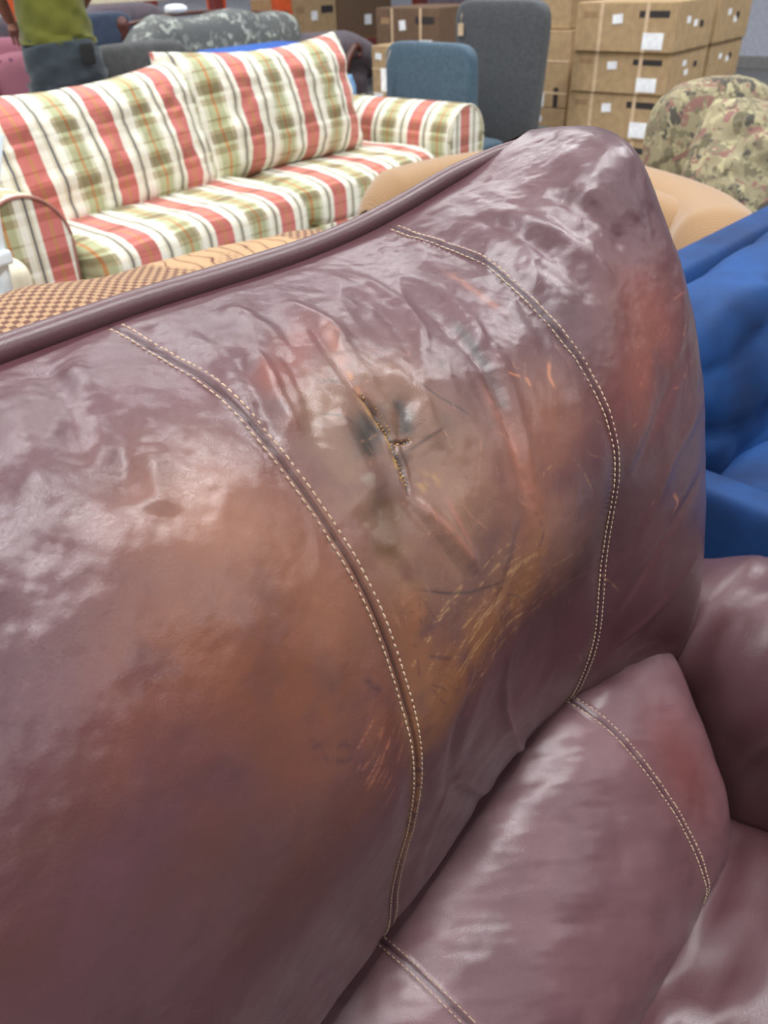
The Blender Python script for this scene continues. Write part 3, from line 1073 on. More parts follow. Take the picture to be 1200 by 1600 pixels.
# white chair at the left frame edge
wc = thing('white_chair', 'folded white slatted chair beside the plaid sofa, only its edge showing', 'chair', (.82, 2.3, 0))
y0 = 2.03
top_r, low_r = at(3, 206, Y=y0), at(-4, 320, Y=y0)
for dx in (0, -.42):
    tube('side_post', [(low_r[0] - .05 + dx - (low_r[2] - .0) * .1, y0, .0), (low_r[0] - .018 + dx, y0, low_r[2]), (top_r[0] - .016 + dx, y0, top_r[2])], .018, 'white_plastic', wc, nv=10)
for k in range(5):
    box('slat', (top_r[0] - .43, y0 - .008, .46 + k * .075), (top_r[0] - .13, y0 + .008, .51 + k * .075), 'white_plastic', wc, bev=.004)
box('folded_seat', (top_r[0] - .44, y0 + .012, .12), (top_r[0] - .15, y0 + .035, .46), 'white_plastic', wc, bev=.006)
pa = at(12, 398, Y=y0)
box('armrest', (top_r[0] - .46, y0 - .03, pa[2] - .018), (pa[0], y0 + .03, pa[2] + .018), 'white_plastic', wc, bev=.008)

# ------------------------------------------------------------------ houndstooth loveseat back (faces away)
hs = thing('houndstooth_loveseat', 'tan and brown checked loveseat with scrolls, right behind the leather sofa top', 'loveseat', (1.0, 1.5, 0))
nh = 120
tx = np.linspace(.05, 1.30, nh)
top = np.interp(tx, [.05, .45, .60, .72, .85, 1.0, 1.16, 1.3], [.83, .84, .842, .826, .815, .806, .80, .78])
V, U = [], []
for i, x in enumerate(tx):
    e_ = min(1, (.03 + min(i, nh - 1 - i) / 8)) ** .5
    prof = [(.98, .12), (.98, .6), (.99, top[i] - .13), (1.03, top[i] - .045), (1.09, top[i] - .01), (1.17, top[i]), (1.27, top[i] - .01), (1.33, top[i] - .05), (1.36, top[i] - .12), (1.36, .45), (1.34, .3), (1.3, .12)]
    q = catmull(prof, 60)
    q[:, 1] = .12 + (q[:, 1] - .12) * (.6 + .4 * e_)
    q[:, 0] = 1.17 + (q[:, 0] - 1.17) * (.5 + .5 * e_)
    arc = np.concatenate([[0], np.cumsum(np.linalg.norm(np.diff(q, axis=0), axis=1))])
    for (y, z), a_ in zip(q, arc):
        V.append((x, y, z)); U.append((x, a_))
V = np.array(V); U = np.array(U)
V[:, 2] += .02 * (fbm2(V[:, 0], V[:, 1], 7, 2, 12) - .5) * (V[:, 2] > .5)
add('backrest', V, grid_faces(nh, 60), 'hound', hs, uv=U)
soft('seat_cushion', (1.0, .5, .2), (.68, 1.58, .40), 'hound', hs, k=4, e=6)
for x in (.12, 1.22):
    soft('armrest', (.60, .16, .5), (x, 1.58, .35), 'hound', hs, R=rot(90), k=3, e=6)
box('base', (.1, 1.05, .04), (1.26, 1.86, .3), 'hound', hs, bev=.02)

# ------------------------------------------------------------------ tan corduroy barrel chair
tc_ = thing('tan_armchair', 'tan corduroy tub armchair behind the raised corner of the leather sofa', 'armchair', (1.9, 1.05, 0))
cx, cy, rx, ry = 1.93, 1.17, .53, .56
na, nb = 90, 40
V, U = [], []
an = np.linspace(math.radians(-80), math.radians(84), na)
for i, a_ in enumerate(an):
    c = np.array([cx + rx * math.cos(a_), cy + ry * math.sin(a_)])
    nrm = np.array([math.cos(a_) / rx, math.sin(a_) / ry]); nrm /= np.linalg.norm(nrm)
    ez = min(1, (min(i, na - 1 - i) + .2) / 6) ** .5
    zt = .735 - .03 * (1 - math.cos(a_)) + .012 * math.sin(3 * a_)
    th = .10 * (.4 + .6 * ez)
    prof = [(-th, .12), (-th, zt - .20), (-th * 1.15, zt - .09), (-th * .75, zt - .02), (0, zt), (th * .75, zt - .02), (th * 1.15, zt - .09), (th, zt - .2), (th * .9, .12)]
    q = catmull(prof, nb)
    arc = np.concatenate([[0], np.cumsum(np.linalg.norm(np.diff(q, axis=0), axis=1))])
    for (r_, z), s_ in zip(q, arc):
        pt = c + nrm * r_
        V.append((pt[0], pt[1], .12 + (z - .12) * (.8 + .2 * ez))); U.append((a_ * .64, s_ * .2))
add('barrel_back', V, grid_faces(na, nb), 'tan_corduroy', tc_, uv=U)
soft('inner_cushion', (.70, .22, .46), (2.21, 1.08, .50), 'tan_corduroy', tc_, R=rot(90), k=2.6, e=3.5, lump=.03)
soft('seat_cushion', (.70, .72, .2), (1.93, 1.17, .36), 'tan_corduroy', tc_, k=4, e=5)
lathe('base', [(0.02, .02), (.40, .02), (.43, .10), (.43, .3), (.02, .31)], (1.93, 1.17, 0), 'tan_corduroy', tc_, nv=40)

# ------------------------------------------------------------------ blue velvet chair
bl = thing('blue_velvet_armchair', 'royal blue velvet armchair beyond the right arm of the leather sofa', 'armchair', (1.6, .2, 0))
a_, b_2 = at(1070, 405, Z=.80), at(1200, 338, Z=.80)
dirb = (b_2 - a_) / np.linalg.norm(b_2 - a_)
angb = math.degrees(math.atan2(dirb[1], dirb[0]))


def bl_box(name, size, loc, mat='blue_velvet', **kw):
    return soft(name, size, loc, mat, bl, R=rot(angb), **kw)


Rz = rot(angb)
o_ = np.array([1.18, .50, 0.])


def L2(x, y, z):
    return o_ + Rz @ np.array([x, y, 0]) + np.array([0, 0, z])


bl_box('back_frame', (1.02, .10, .62), L2(.50, .06, .455), k=6, e=14)
soft('back_cushion', (.86, .22, .40), L2(.54, -.07, .57), 'blue_velvet', bl, R=Rz @ rot(-8, 'X'), k=3, e=4.5, nu=70, nv=80, lump=.05, seed=14,
     deform=lambda a, b, c, X, Y, Z: (X, Y + .035 * (ridged(X * .8 + Z * .3, Z * 1.5 - X * .3, 6, 71) - .75) * (b < 0), Z))
soft('seat_cushion', (.80, .62, .20), L2(.52, -.38, .36), 'blue_velvet', bl, R=Rz, k=3.6, e=6, nu=60, nv=80, lump=.04, seed=16)
for x in (.070, .99):
    soft('armrest', (.78, .085, .42), L2(x, -.33, .285), 'blue_velvet', bl, R=Rz @ rot(90), k=6, e=12)
soft('base', (.92, .70, .14), L2(.52, -.32, .19), 'blue_velvet', bl, R=Rz, k=6, e=12)
for x, y in ((.06, .02), (.98, .02), (.06, -.66), (.98, -.66)):
    q = L2(x, y, 0)
    lathe('leg', [(.002, 0), (.014, 0), (.02, .13), (.002, .13)], q, 'dark_wood', bl, nv=12)

# ------------------------------------------------------------------ tapestry armchair
ta = thing('tapestry_armchair', 'sage floral tapestry armchair with plump cushion at the right of the tan chair', 'armchair', (2.85, .85, 0))
tcb, tcp = at(1108, 225, X=3.30), at(1224, 338, X=2.93)
soft('backrest', (.52, .22, .46), tcb, 'tapestry', ta, R=rot(-38) @ rot(-6, 'X'), k=3.0, e=2.8, nu=50, nv=50, lump=.03)
pillow('back_cushion', (.70, .30, .58), tcp, 'tapestry', ta, R=rot(-40) @ rot(16, 'Y') @ rot(-24, 'X'), n=48, lump=.08, seed=19, pinch=-.12)
soft('seat_cushion', (.62, .60, .22), (3.27, .55, .38), 'tapestry', ta, k=3.6, e=5, lump=.03)
for x in (2.94, 3.64):
    soft('armrest', (.72, .2, .40), (x, .6, .36), 'tapestry', ta, R=rot(90), k=2.8, e=5, lump=.03)
box('base', (2.92, .3, .03), (3.66, 1.05, .42), 'tapestry', ta, bev=.02)

# ------------------------------------------------------------------ cardboard boxes


def face_marks(o, X, y0, y1, z0, z1, seed=0, upright=False):
    """print, tape, labels on the -X face of a box, each a thin piece of paper, tape or ink"""
    r = random.Random(seed)
    W, Hh = y1 - y0, z1 - z0

    def q(name, ya, yb, za, zb, mat, d=.0012, tilt=0):
        # ya,yb fractions from the left (far) side as seen from the front
        a, b = y1 - ya * W, y1 - yb * W
        c, e = z0 + za * Hh, z0 + zb * Hh
        if tilt:
            cy_, cz_ = (a + b) / 2, (c + e) / 2
            pts = [(a, c), (b, c), (b, e), (a, e)]
            pts = [(cy_ + (u - cy_) * math.cos(tilt) - (v - cz_) * math.sin(tilt), cz_ + (u - cy_) * math.sin(tilt) + (v - cz_) * math.cos(tilt)) for u, v in pts]
        else:
            pts = [(a, c), (b, c), (b, e), (a, e)]
        v = [(X - d, u, w2) for u, w2 in pts] + [(X - .0002, u, w2) for u, w2 in pts]
        add(name, v, [[0, 1, 2, 3], [4, 7, 6, 5], [0, 4, 5, 1], [1, 5, 6, 2], [2, 6, 7, 3], [3, 7, 4, 0]], mat, o, smooth=False)
    if upright:
        q('tape_strip', .0, 1, .60, .63, 'tape', .002)
        q('tape_strip', .0, 1, .18, .21, 'tape', .002)
        q('shipping_label', .06, .42, -.02 + .02, .20, 'white_paper', .003)
        q('black_print', .66, .78, .0, .27, 'black_print')
        q('sticker', .15, .40, .78, .88, 'white_paper', .003, .1)
        return
    q('tape_strip', .245, .265 + .015, 0, 1, 'tape', .002)
    q('tape_strip', .70, .735, 0, 1, 'tape', .002)
    q('sticker', .38, .48, .58, .77, 'white_paper', .003, -.08)
    q('black_print', .64, .93, .70, .84, 'black_print')
    q('faded_print', .08, .22, .70, .82, 'faded_print')
    q('shipping_label', .70, .90, .06, .40, 'white_paper', .003)


def side_marks(o, Y, x0, x1, z0, z1, seed):
    r = random.Random(seed)
    W, Hh = x1 - x0, z1 - z0
    for fx, fz, m in ((.30, .55, 'white_paper'), (.48, .45, 'white_paper'), (.62, .5, 'black_print')):
        fx += r.uniform(-.06, .06); fz += r.uniform(-.08, .08)
        a, b, c, e = x0 + fx * W, x0 + (fx + .09) * W, z0 + fz * Hh, z0 + (fz + .14) * Hh
        v = [(a, Y - .002, c), (b, Y - .002, c), (b, Y - .002, e), (a, Y - .002, e), (a, Y - .0002, c), (b, Y - .0002, c), (b, Y - .0002, e), (a, Y - .0002, e)]
        add('sticker', v, [[0, 1, 2, 3], [4, 7, 6, 5], [0, 4, 5, 1], [1, 5, 6, 2], [2, 6, 7, 3], [3, 7, 4, 0]], m, o, smooth=False)


def carton(label, x0, x1, y0, y1, z0, z1, front=True, side=False, upright=False, mat='cardboard', seed=0, group=None):
    o = thing('cardboard_box', label, 'box', ((x0 + x1) / 2, (y0 + y1) / 2, z0), group)
    body = box('carton_body', (x0, y0, z0), (x1, y1, z1), mat, o, bev=.004)
    # top flaps meet in a slit
    ym = (y0 + y1) / 2
    box('flap', (x0 + .003, y0 + .003, z1 - .002), (x1 - .003, ym - .002, z1 + .003), mat, o, bev=.001)
    box('flap', (x0 + .003, ym + .002, z1 - .002), (x1 - .003, y1 - .003, z1 + .003), mat, o, bev=.001)
    if front:
        face_marks(o, x0, y0, y1, z0, z1, seed, upright)
    if side:
        side_marks(o, y0, x0, x1, z0, z1, seed)
    return o


pl_ = thing('pallet', 'wooden pallet under the right stack of cardboard boxes', 'pallet', (5.4, 2.25, 0))
for k in range(5):
    box('top_board', (4.85, 1.95 + k * .15, .075), (6.05, 2.05 + k * .15, .095), 'pallet_wood', pl_, bev=.003)
for y in (1.97, 2.25, 2.55):
    box('bearer', (4.85, y, 0.002), (6.05, y + .08, .075), 'pallet_wood', pl_, bev=.003)
zs4 = [.098, .345, .592, .805, 1.045]
names4 = ['bottom', 'third from the top', 'second from the top', 'top']
for k in range(4):
    z0, z1 = zs4[k], zs4[k + 1] - .004
    yo = (0, .015, .0, -.015)[k]
    xo = (.03, .02, .0, -.03)[k]
    carton(f'{["cardboard box at the foot of the right stack, on the pallet", "cardboard box third from the top of the right stack", "cardboard box second from the top of the right stack", "topmost cardboard box of the right stack, jutting out a little"][k]}',
           4.85 + xo, 5.40 + xo, 1.94 + yo, 2.54 + yo, z0, z1, True, True, seed=k, group='boxes of the front right stack')
    carton(f'{["cardboard box at the foot of the stack behind the right stack", "cardboard box third from the top of the stack behind the right stack", "cardboard box second from the top of the stack behind the right stack", "topmost cardboard box of the stack behind the right stack, gap before it"][k]}',
           5.46 + xo, 6.00, 1.94 + yo, 2.54 + yo, z0, z1, False, True, seed=k + 9, group='boxes of the rear right stack')
carton('upright cardboard box with sideways tape between grey chair and right stack', 5.42, 5.80, 2.86, 3.16, .0, .395, True, False, True, seed=3)
carton('cardboard box standing on the upright taped box beside the right stack', 5.42, 5.80, 2.86, 3.16, .402, .86, True, False, True, seed=4)
carton('small cardboard box high on the column left of the right stack', 5.45, 5.76, 2.90, 3.13, .867, 1.25, False, False, seed=5)
# stock in the middle distance
carton('cardboard box with white sticker seen left of the teal chair', 5.25, 5.65, 4.22, 4.46, .36, .755, True, seed=6, upright=True)
carton('brown cardboard box under the one left of the teal chair', 5.25, 5.75, 4.15, 4.55, 0, .352, False, mat='cardboard_dark')
carton('dark cardboard box with a paper label above the teal chair', 5.9, 6.5, 4.30, 4.95, .60, .965, True, seed=7, mat='cardboard_dark')
carton('dark cardboard box under the one above the teal chair', 5.9, 6.5, 4.30, 4.95, 0, .595, False, mat='cardboard_dark')
lb = thing('cardboard_box', 'tan cardboard box with dark print on the far rack behind the dark rolled sofa arm', 'box', (7.3, 7.1, .56))
face = at(457, 2, Y=7.08), at(527, 48, Y=7.08)
x0_, x1_, z0_, z1_ = face[0][0], face[1][0], .562, .99
box('carton_body', (x0_, 7.08, z0_), (x1_, 7.75, z1_), 'cardboard', lb, bev=.005)
for nm, fa, fb, fc_, fd, mt in (('black_print', .64, .92, .66, .82, 'black_print'), ('sticker', .40, .54, .52, .72, 'white_paper'), ('shipping_label', .72, .95, .02, .22, 'white_paper'), ('faded_print', .08, .24, .70, .84, 'faded_print')):
    a, b = x0_ + fa * (x1_ - x0_), x0_ + fb * (x1_ - x0_)
    c, e = z0_ + fc_ * (z1_ - z0_), z0_ + fd * (z1_ - z0_)
    box(nm, (a, 7.076, c), (b, 7.08, e), mt, lb, bev=0)
lb2 = thing('cardboard_box', 'dark brown carton beside the tan box on the far rack, with white sticker', 'box', (8.2, 7.4, .56))
box('carton_body', (x1_ + .03, 7.08, .562), (x1_ + 1.0, 7.8, 1.02), 'cardboard_dark', lb2, bev=.005)
q = at(575, 30, Y=7.08)
box('sticker', (q[0] - .06, 7.076, q[2] - .05), (q[0] + .06, 7.08, q[2] + .05), 'white_paper', lb2, bev=0)

# pallet rack far behind
rk = thing('pallet_rack', 'orange and dark red steel pallet rack along the far wall', 'rack', (7.5, 7.4, 0))
for (px_, py_, mt) in ((441, 10, 'rack_orange'), (339, 10, 'rack_red'), (30, 10, 'rack_orange')):
    q = at(px_, py_, Y=7.0)
    wd = .10 if px_ != 339 else .055
    xx = q[0]
    box('upright', (xx - wd, 6.96, 0), (xx + wd, 7.06, 3.2), mt, rk, bev=.006)
    box('upright', (xx - wd, 8.0, 0), (xx + wd, 8.1, 3.2), mt, rk, bev=.006)
    for k in range(3):
        tube('brace', [(xx, 7.05, .3 + k * .9), (xx, 8.0, .9 + k * .9)], .02, mt, rk, nv=8)
xl, xr = at(30, 10, Y=7.0)[0], at(441, 10, Y=7.0)[0]
box('deck', (xl, 7.03, .53), (xr + 2.4, 8.03, .56), 'pallet_wood', rk, bev=0)
for z in (.47, 1.9):
    box('beam', (xl, 6.97, z), (xr + 2.4, 7.03, z + .09), 'rack_red', rk, bev=.006)
    box('beam', (xl, 8.03, z), (xr + 2.4, 8.09, z + .09), 'rack_red', rk, bev=.006)
box('upright', (xr + 2.3, 6.96, 0), (xr + 2.5, 7.06, 3.2), 'rack_red', rk, bev=.006)
box('upright', (xr + 2.3, 8.0, 0), (xr + 2.5, 8.1, 3.2), 'rack_red', rk, bev=.006)

# dark crates deep in the aisle behind the grey chairs
for k, (a, b, c, d, z0, z1, lab) in enumerate(((6.9, 7.9, 3.7, 5.4, 0, .72, 'big dark brown carton low in the aisle behind the two chairs'), (6.95, 7.8, 3.8, 5.2, .727, 1.45, 'big dark brown carton stacked high in the aisle behind the two chairs'))):
    o = thing('dark_carton', lab, 'box', ((a + b) / 2, (c + d) / 2, z0))
    box('carton_body', (a, c, z0), (b, d, z1), 'dark_plum_fabric', o, bev=.01)
    box('tape_strip', (a - .002, (c + d) / 2 - .03, z0), (a + .001, (c + d) / 2 + .03, z1), 'cardboard_dark', o, bev=0)

# ------------------------------------------------------------------ teal and grey chairs
def parsons(label, pl, pr, zt, zb, mat, thick=.09, taper=.0, seat_h=.47, flip=1, sd=.40):
    """high-backed upholstered chair whose back runs from pl to pr (plan points)"""
    pl, pr = np.array(pl, float), np.array(pr, float)
    wv2 = pr - pl
    W = np.linalg.norm(wv2)
    ang = math.degrees(math.atan2(wv2[1], wv2[0]))
    c = (pl + pr) / 2
    o = thing('upholstered_chair', label, 'chair', (c[0], c[1], 0))
    R = rot(ang)

    def dfm(a, b, cc, X, Y, Z):
        return X * (1 - taper * (1 - cc) / 2), Y, Z
    soft('backrest', (W, thick, zt - zb), (c[0], c[1], (zt + zb) / 2), mat, o, R=R, k=6, e=7, nu=40, nv=40, deform=dfm, kz=7)
    nb_ = R @ np.array([0, 1.0, 0]) * flip
    s = c + nb_[:2] * (.04 + sd / 2)
    soft('seat', (W * .9, sd, .13), (s[0], s[1], seat_h - .06), mat, o, R=R, k=5, e=8)
    for sx in (-1, 1):
        for sy, d in ((0, 0), (1, sd)):
            q = c + (R @ np.array([sx * W * .40, 0, 0]))[:2] + nb_[:2] * d
            box('leg', (q[0] - .02, q[1] - .02, 0), (q[0] + .02, q[1] + .02, max(seat_h - .1, .3)), 'dark_wood', o, bev=.004)
    return o


gl, gr = at(716, 1, X=4.68), at(862, 1, X=4.56)
ch_g = parsons('tall dark grey upholstered chair right of the teal chair', gl[:2], gr[:2], gl[2] + .01, .30, 'slate_fabric', .10, .16, seat_h=.38, sd=.26)
tl, tr = at(607, 62, X=4.14), at(744, 56, X=4.02)
ch_t = parsons('low teal blue upholstered chair left of the tall grey chair', tl[:2], tr[:2], tl[2], .28, 'teal_fabric', .09, .0, seat_h=.38, sd=.3)
q = at(600, 125, X=4.0)
tg = thing('price_tag', 'white paper price tag hanging at the left edge of the teal chair', 'tag', tuple(q))
box('card', (q[0] - .004, q[1] - .02, q[2] - .06), (q[0], q[1] + .02, q[2] + .06), 'white_paper', tg, bev=.001)
tube('string', [(q[0], q[1], q[2] + .05), (q[0] + .01, q[1] - .02, q[2] + .10), (q[0] + .03, q[1] - .03, q[2] + .15)], .002, 'thread', tg, nv=6)
q = at(724, 45, X=4.63)
tg2 = thing('price_tag', 'tan card price tag on the back of the tall grey chair', 'tag', tuple(q))
box('card', (q[0] - .03, q[1] - .02, q[2] - .035), (q[0] - .027, q[1] + .02, q[2] + .03), 'tape', tg2, bev=.001)
tube('string', [(q[0] - .028, q[1], q[2] + .03), (q[0] - .02, q[1], q[2] + .08)], .002, 'thread', tg2, nv=6)

# ------------------------------------------------------------------ sofas behind the plaid one
# damask sofa with dark rolled arm
ds = thing('damask_sofa', 'grey leaf-patterned sofa back with dark rolled arm, beyond the plaid sofa', 'sofa', (4.3, 4.8, 0))
pA, pB = at(185, 60, Y=4.9), at(462, 25, Y=4.9)


def ds_deform(a, b, c, X, Y, Z):
    sl = np.clip((a + 1) / .45, 0, 1)
    return X, Y, Z - .17 * (1 - sl) ** 1.5 * (c > 0) + .012 * np.sin(7 * a) * (c > 0)


soft('back_cushion', (pB[0] - pA[0], .30, .62), ((pA[0] + pB[0]) / 2, 4.95, .71), 'damask', ds, k=4, e=7, nu=60, nv=48, deform=ds_deform, lump=.05)
xa = pB[0]
V = []
nn = 30
ph = np.linspace(0, 2 * math.pi, nn, endpoint=False)
for t_ in np.linspace(0, 1, 30):
    x = xa - .08 + .92 * t_
    zt_ = .85 - .02 * t_ - .12 * max(0, t_ - .75) ** 1.3 * 4
    for a_ in ph:
        V.append((x, 4.98 + .20 * math.cos(a_), zt_ - .145 + .145 * math.sin(a_)))
add('rolled_arm', V, [list(f) for f in grid_faces(30, nn, cv=True)] + [list(range(nn)), list(range(29 * nn, 30 * nn))], 'dark_plum_fabric', ds)
soft('arm_body', (.80, .34, .62), (xa + .36, 5.0, .42), 'dark_plum_fabric', ds, k=5, e=8)
sc_ = catmull([at(x, y, Y=4.72) for x, y in ((537, 118), (541, 100), (548, 84), (557, 72), (563, 78), (561, 90))], 30)
tube('wood_scroll', sc_, np.linspace(.035, .02, 30), 'dark_wood', ds, nv=10)
box('base', (pA[0], 4.8, .05), (xa + .7, 5.18, .38), 'damask', ds, bev=.02)
crest = catmull([at(x, y, Y=5.12) for x, y in ((190, 40), (225, 33), (262, 24), (300, 20), (340, 18), (400, 20), (450, 20))], 40)
tube('wood_crest', crest, .013, 'dark_wood', ds, nv=10)
fp = at(194, 48, Y=5.08)
lathe('finial', [(.001, -.06), (.03, -.05), (.022, -.02), (.04, .02), (.038, .05), (.02, .075), (.001, .08)], fp, 'dark_wood', ds, nv=16)

# grey sofa whose arm shows right of the person
gs = thing('grey_sofa', 'dark grey fabric sofa arm right of the person in green', 'sofa', (2.95, 4.3, 0))
pa_, pb_ = at(150, 70, Y=4.58), at(292, 72, Y=4.58)
soft('armrest', (pb_[0] - pa_[0] + .06, .24, .60), ((pa_[0] + pb_[0]) / 2, 4.66, pa_[2] - .31), 'grey_fabric', gs, k=3.4, e=6, nu=50, nv=48)
box('base', (pa_[0] + .02, 4.56, .04), (pb_[0] - .02, 4.76, .4), 'grey_fabric', gs, bev=.02)

# plastic tote with blue lid
tb = thing('storage_tote', 'grey plastic tote with bright blue lid in front of the leaf-patterned sofa', 'tote', (3.9, 4.3, 0))
ta_, tb2 = at(372, 76, Y=4.2), at(500, 74, Y=4.2)
zt_ = (ta_[2] + tb2[2]) / 2 + .005
box('tub', (ta_[0] + .03, 4.23, .30), (tb2[0] - .03, 4.58, zt_ - .04), 'clear_grey_plastic', tb, bev=.02)
box('lid', (ta_[0], 4.2, zt_ - .05), (tb2[0], 4.61, zt_), 'blue_plastic', tb, bev=.012)
box('handle', (ta_[0] + .34, 4.19, zt_ - .10), (ta_[0] + .46, 4.215, zt_ - .045), 'blue_plastic', tb, bev=.005)
st = thing('low_table', 'low dark table carrying the blue-lidded tote', 'table', (3.9, 4.4, 0))
box('table_top', (ta_[0] - .02, 4.18, .26), (tb2[0] + .02, 4.62, .298), 'dark_wood', st, bev=.006)
for x in (ta_[0], tb2[0] - .04):
    for y in (4.2, 4.56):
        box('leg', (x, y, 0), (x + .04, y + .04, .26), 'dark_wood', st, bev=.004)
q = at(543, 132, Y=4.2)
bt = tag(lathe('blue_jug', [(.002, 0), (.055, 0), (.06, .03), (.06, .25), (.04, .30), (.035, .32), (.002, .32)], (q[0], q[1], q[2] - .26), 'clear_grey_plastic'), 'pale blue plastic jug behind the plaid cushion corner', 'jug')
bt.data.materials[0] = plain('jug_blue', (120, 164, 204), .4)
jx = q
stl = thing('plant_stand', 'small dark stand holding the pale blue jug', 'stand', (jx[0], jx[1], 0))
lathe('stand_body', [(.002, 0), (.10, 0), (.10, .02), (.03, .04), (.03, max(jx[2] - .30, .1)), (.09, max(jx[2] - .28, .12)), (.09, jx[2] - .262), (.002, jx[2] - .262)], (jx[0], jx[1], 0), 'dark_wood', stl)

# pink dotted armchair
pk = thing('pink_armchair', 'dusty pink armchair with small dark dots left of the person', 'armchair', (2.3, 4.95, 0))
pc0, pc1 = at(0, 56, Y=5.15), at(75, 56, Y=5.15)
soft('backrest', (.84, .26, .62), (pc1[0] - .42, 5.36, .66), 'pink_dots', pk, k=4, e=6, R=rot(-6, 'X'))
for k_ in range(2):
    soft('back_cushion', (.40, .2, .44), (pc1[0] - .22 - .41 * k_, 5.17, .68), 'pink_dots', pk, k=2.8, e=3.4, lump=.02)
soft('seat_cushion', (.8, .5, .2), (pc1[0] - .42, 5.06, .36), 'pink_dots', pk, k=4, e=6)
box('base', (pc1[0] - .84, 4.82, .04), (pc1[0], 5.45, .27), 'pink_dots', pk, bev=.02)

# dark sofas in the far row
q = at(0, 30, Y=6.25)
d1 = thing('dark_sofa', 'charcoal plum sofa back behind the pink armchair', 'sofa', (q[0], 6.0, 0))
soft('backrest', (1.3, .34, .66), (q[0] - .45, 6.4, .74), 'dark_plum_fabric', d1, k=3.2, e=5, nu=40, nv=40)
box('base', (q[0] - 1.1, 6.0, .04), (q[0] + .2, 6.6, .45), 'dark_plum_fabric', d1, bev=.02)
qa, qb = at(150, 10, Y=6.2), at(268, 30, Y=6.2)
d2 = thing('dark_sofa', 'dark brown overstuffed sofa behind the wooden crest, cream board on top', 'sofa', ((qa[0] + qb[0]) / 2, 6.3, 0))
soft('back_cushion', (qb[0] - qa[0] + .1, .36, .42), ((qa[0] + qb[0]) / 2 - .02, 6.35, qa[2] - .20), 'dark_plum_fabric', d2, k=2.6, e=3.4, nu=40, nv=40)
box('base', (qa[0] + .02, 6.1, .04), (qb[0], 6.7, .62), 'navy_fabric', d2, bev=.03)
qc = at(200, 2, Y=6.45)
bd = thing('cream_board', 'cream wooden board lying on top of the dark brown sofa', 'board', (qc[0], 6.5, qc[2]))
box('plank', (qc[0] - .55, 6.42, qa[2] + .005), (qc[0] + .40, 6.62, qa[2] + .05), 'pale_wood', bd, bev=.006)
qn = at(165, 40, Y=5.4)
d3 = thing('navy_chair', 'navy blue chair back between the person and the wooden finial', 'chair', (qn[0], 5.6, 0))
soft('backrest', (.46, .16, .56), (qn[0] - .02, 5.40, qn[2] - .20), 'navy_fabric', d3, k=4, e=5)
soft('seat', (.44, .44, .16), (qn[0] - .02, 5.68, .40), 'navy_fabric', d3, k=4, e=5)
for sx in (-.18, .14):
    for sy in (5.38, 5.80):
        box('leg', (qn[0] + sx, sy, 0), (qn[0] + sx + .04, sy + .04, .34), 'dark_wood', d3, bev=.004)

# white bundle and curved wooden rail on the crest
qw = at(285, 20, Y=4.9)
wb = thing('white_bundle', 'folded white cloth lying on top of the leaf-patterned sofa back', 'cloth', tuple(qw))
soft('folded_cloth', (.14, .12, .04), (qw[0], qw[1] + .06, qw[2] + .022), 'white_paper', wb, k=2.6, e=3, lump=.03)
qa = at(280, 14, Y=6.9); qb = at(296, 0, Y=6.9)

# ------------------------------------------------------------------ person in green, back turned
pr = thing('person', 'person in olive green t-shirt and dark blue-grey trousers, back turned, standing by the pink armchair', 'person', (2.62, 4.45, 0))
PO = np.array([2.62, 4.42, 0])
# facing away from the camera
fwd = np.array([2.62, 4.42]) / np.linalg.norm([2.62, 4.42])
PRgt = np.array([fwd[1], -fwd[0], 0]); PF = np.array([fwd[0], fwd[1], 0])


def bp(r, f, z):
    return PO + PRgt * r + PF * f + np.array([0, 0, z * 1.075])


def skin_mesh(name, joints, edges, radii, mat, levels=2, root=0, label=None):
    me = bpy.data.meshes.new(name)
    org = ORG[pr.name]
    me.from_pydata([tuple(np.array(j) - org) for j in joints], edges, [])
    o = bpy.data.objects.new(name, me)
    COL.objects.link(o)
    o.modifiers.new('skin', 'SKIN')
    sv = me.skin_vertices[0].data
    for i, r in enumerate(radii):
        sv[i].radius = r if isinstance(r, tuple) else (r, r)
        sv[i].use_root = i == root
    sd = o.modifiers.new('sub', 'SUBSURF')
    sd.levels = sd.render_levels = levels
    dg = bpy.context.evaluated_depsgraph_get()
    me2 = bpy.data.meshes.new_from_object(o.evaluated_get(dg))
    bpy.data.objects.remove(o)
    me2.name = name
    for p_ in me2.polygons:
        p_.use_smooth = True
    me2.materials.clear()
    me2.materials.append(MATS[mat])
    o = bpy.data.objects.new(name, me2)
    COL.objects.link(o)
    o.parent = pr
    ORG[o.name] = org
    if label:
        o['label'] = label
    return o


# body (skin): legs, torso, arms, neck, head in one surface
J = [bp(0, 0, .95), bp(0, 0, 1.1), bp(0, .01, 1.28), bp(0, 0, 1.43), bp(0, .01, 1.52), bp(0, .03, 1.62), bp(0, .03, 1.72),
     bp(-.09, 0, .88), bp(-.11, .03, .50), bp(-.11, .0, .09), bp(.09, 0, .88), bp(.12, .02, .50), bp(.13, -.02, .09),
     bp(-.19, 0, 1.40), bp(-.25, .05, 1.13), bp(-.22, .24, .99), bp(.19, 0, 1.40), bp(.23, .10, 1.14), bp(.16, .30, 1.04),
     bp(-.11, .14, .05), bp(.13, .12, .05)]
E_ = [(0, 1), (1, 2), (2, 3), (3, 4), (4, 5), (5, 6), (0, 7), (7, 8), (8, 9), (0, 10), (10, 11), (11, 12), (3, 13), (13, 14), (14, 15), (3, 16), (16, 17), (17, 18), (9, 19), (12, 20)]
Rr = [(.13, .10), (.125, .095), (.135, .10), (.11, .08), .055, (.075, .09), (.06, .075), .085, .058, .042, .085, .058, .042, .055, .043, .03, .055, .043, .03, .03, .03]
skin_mesh('body', J, E_, Rr, 'skin')
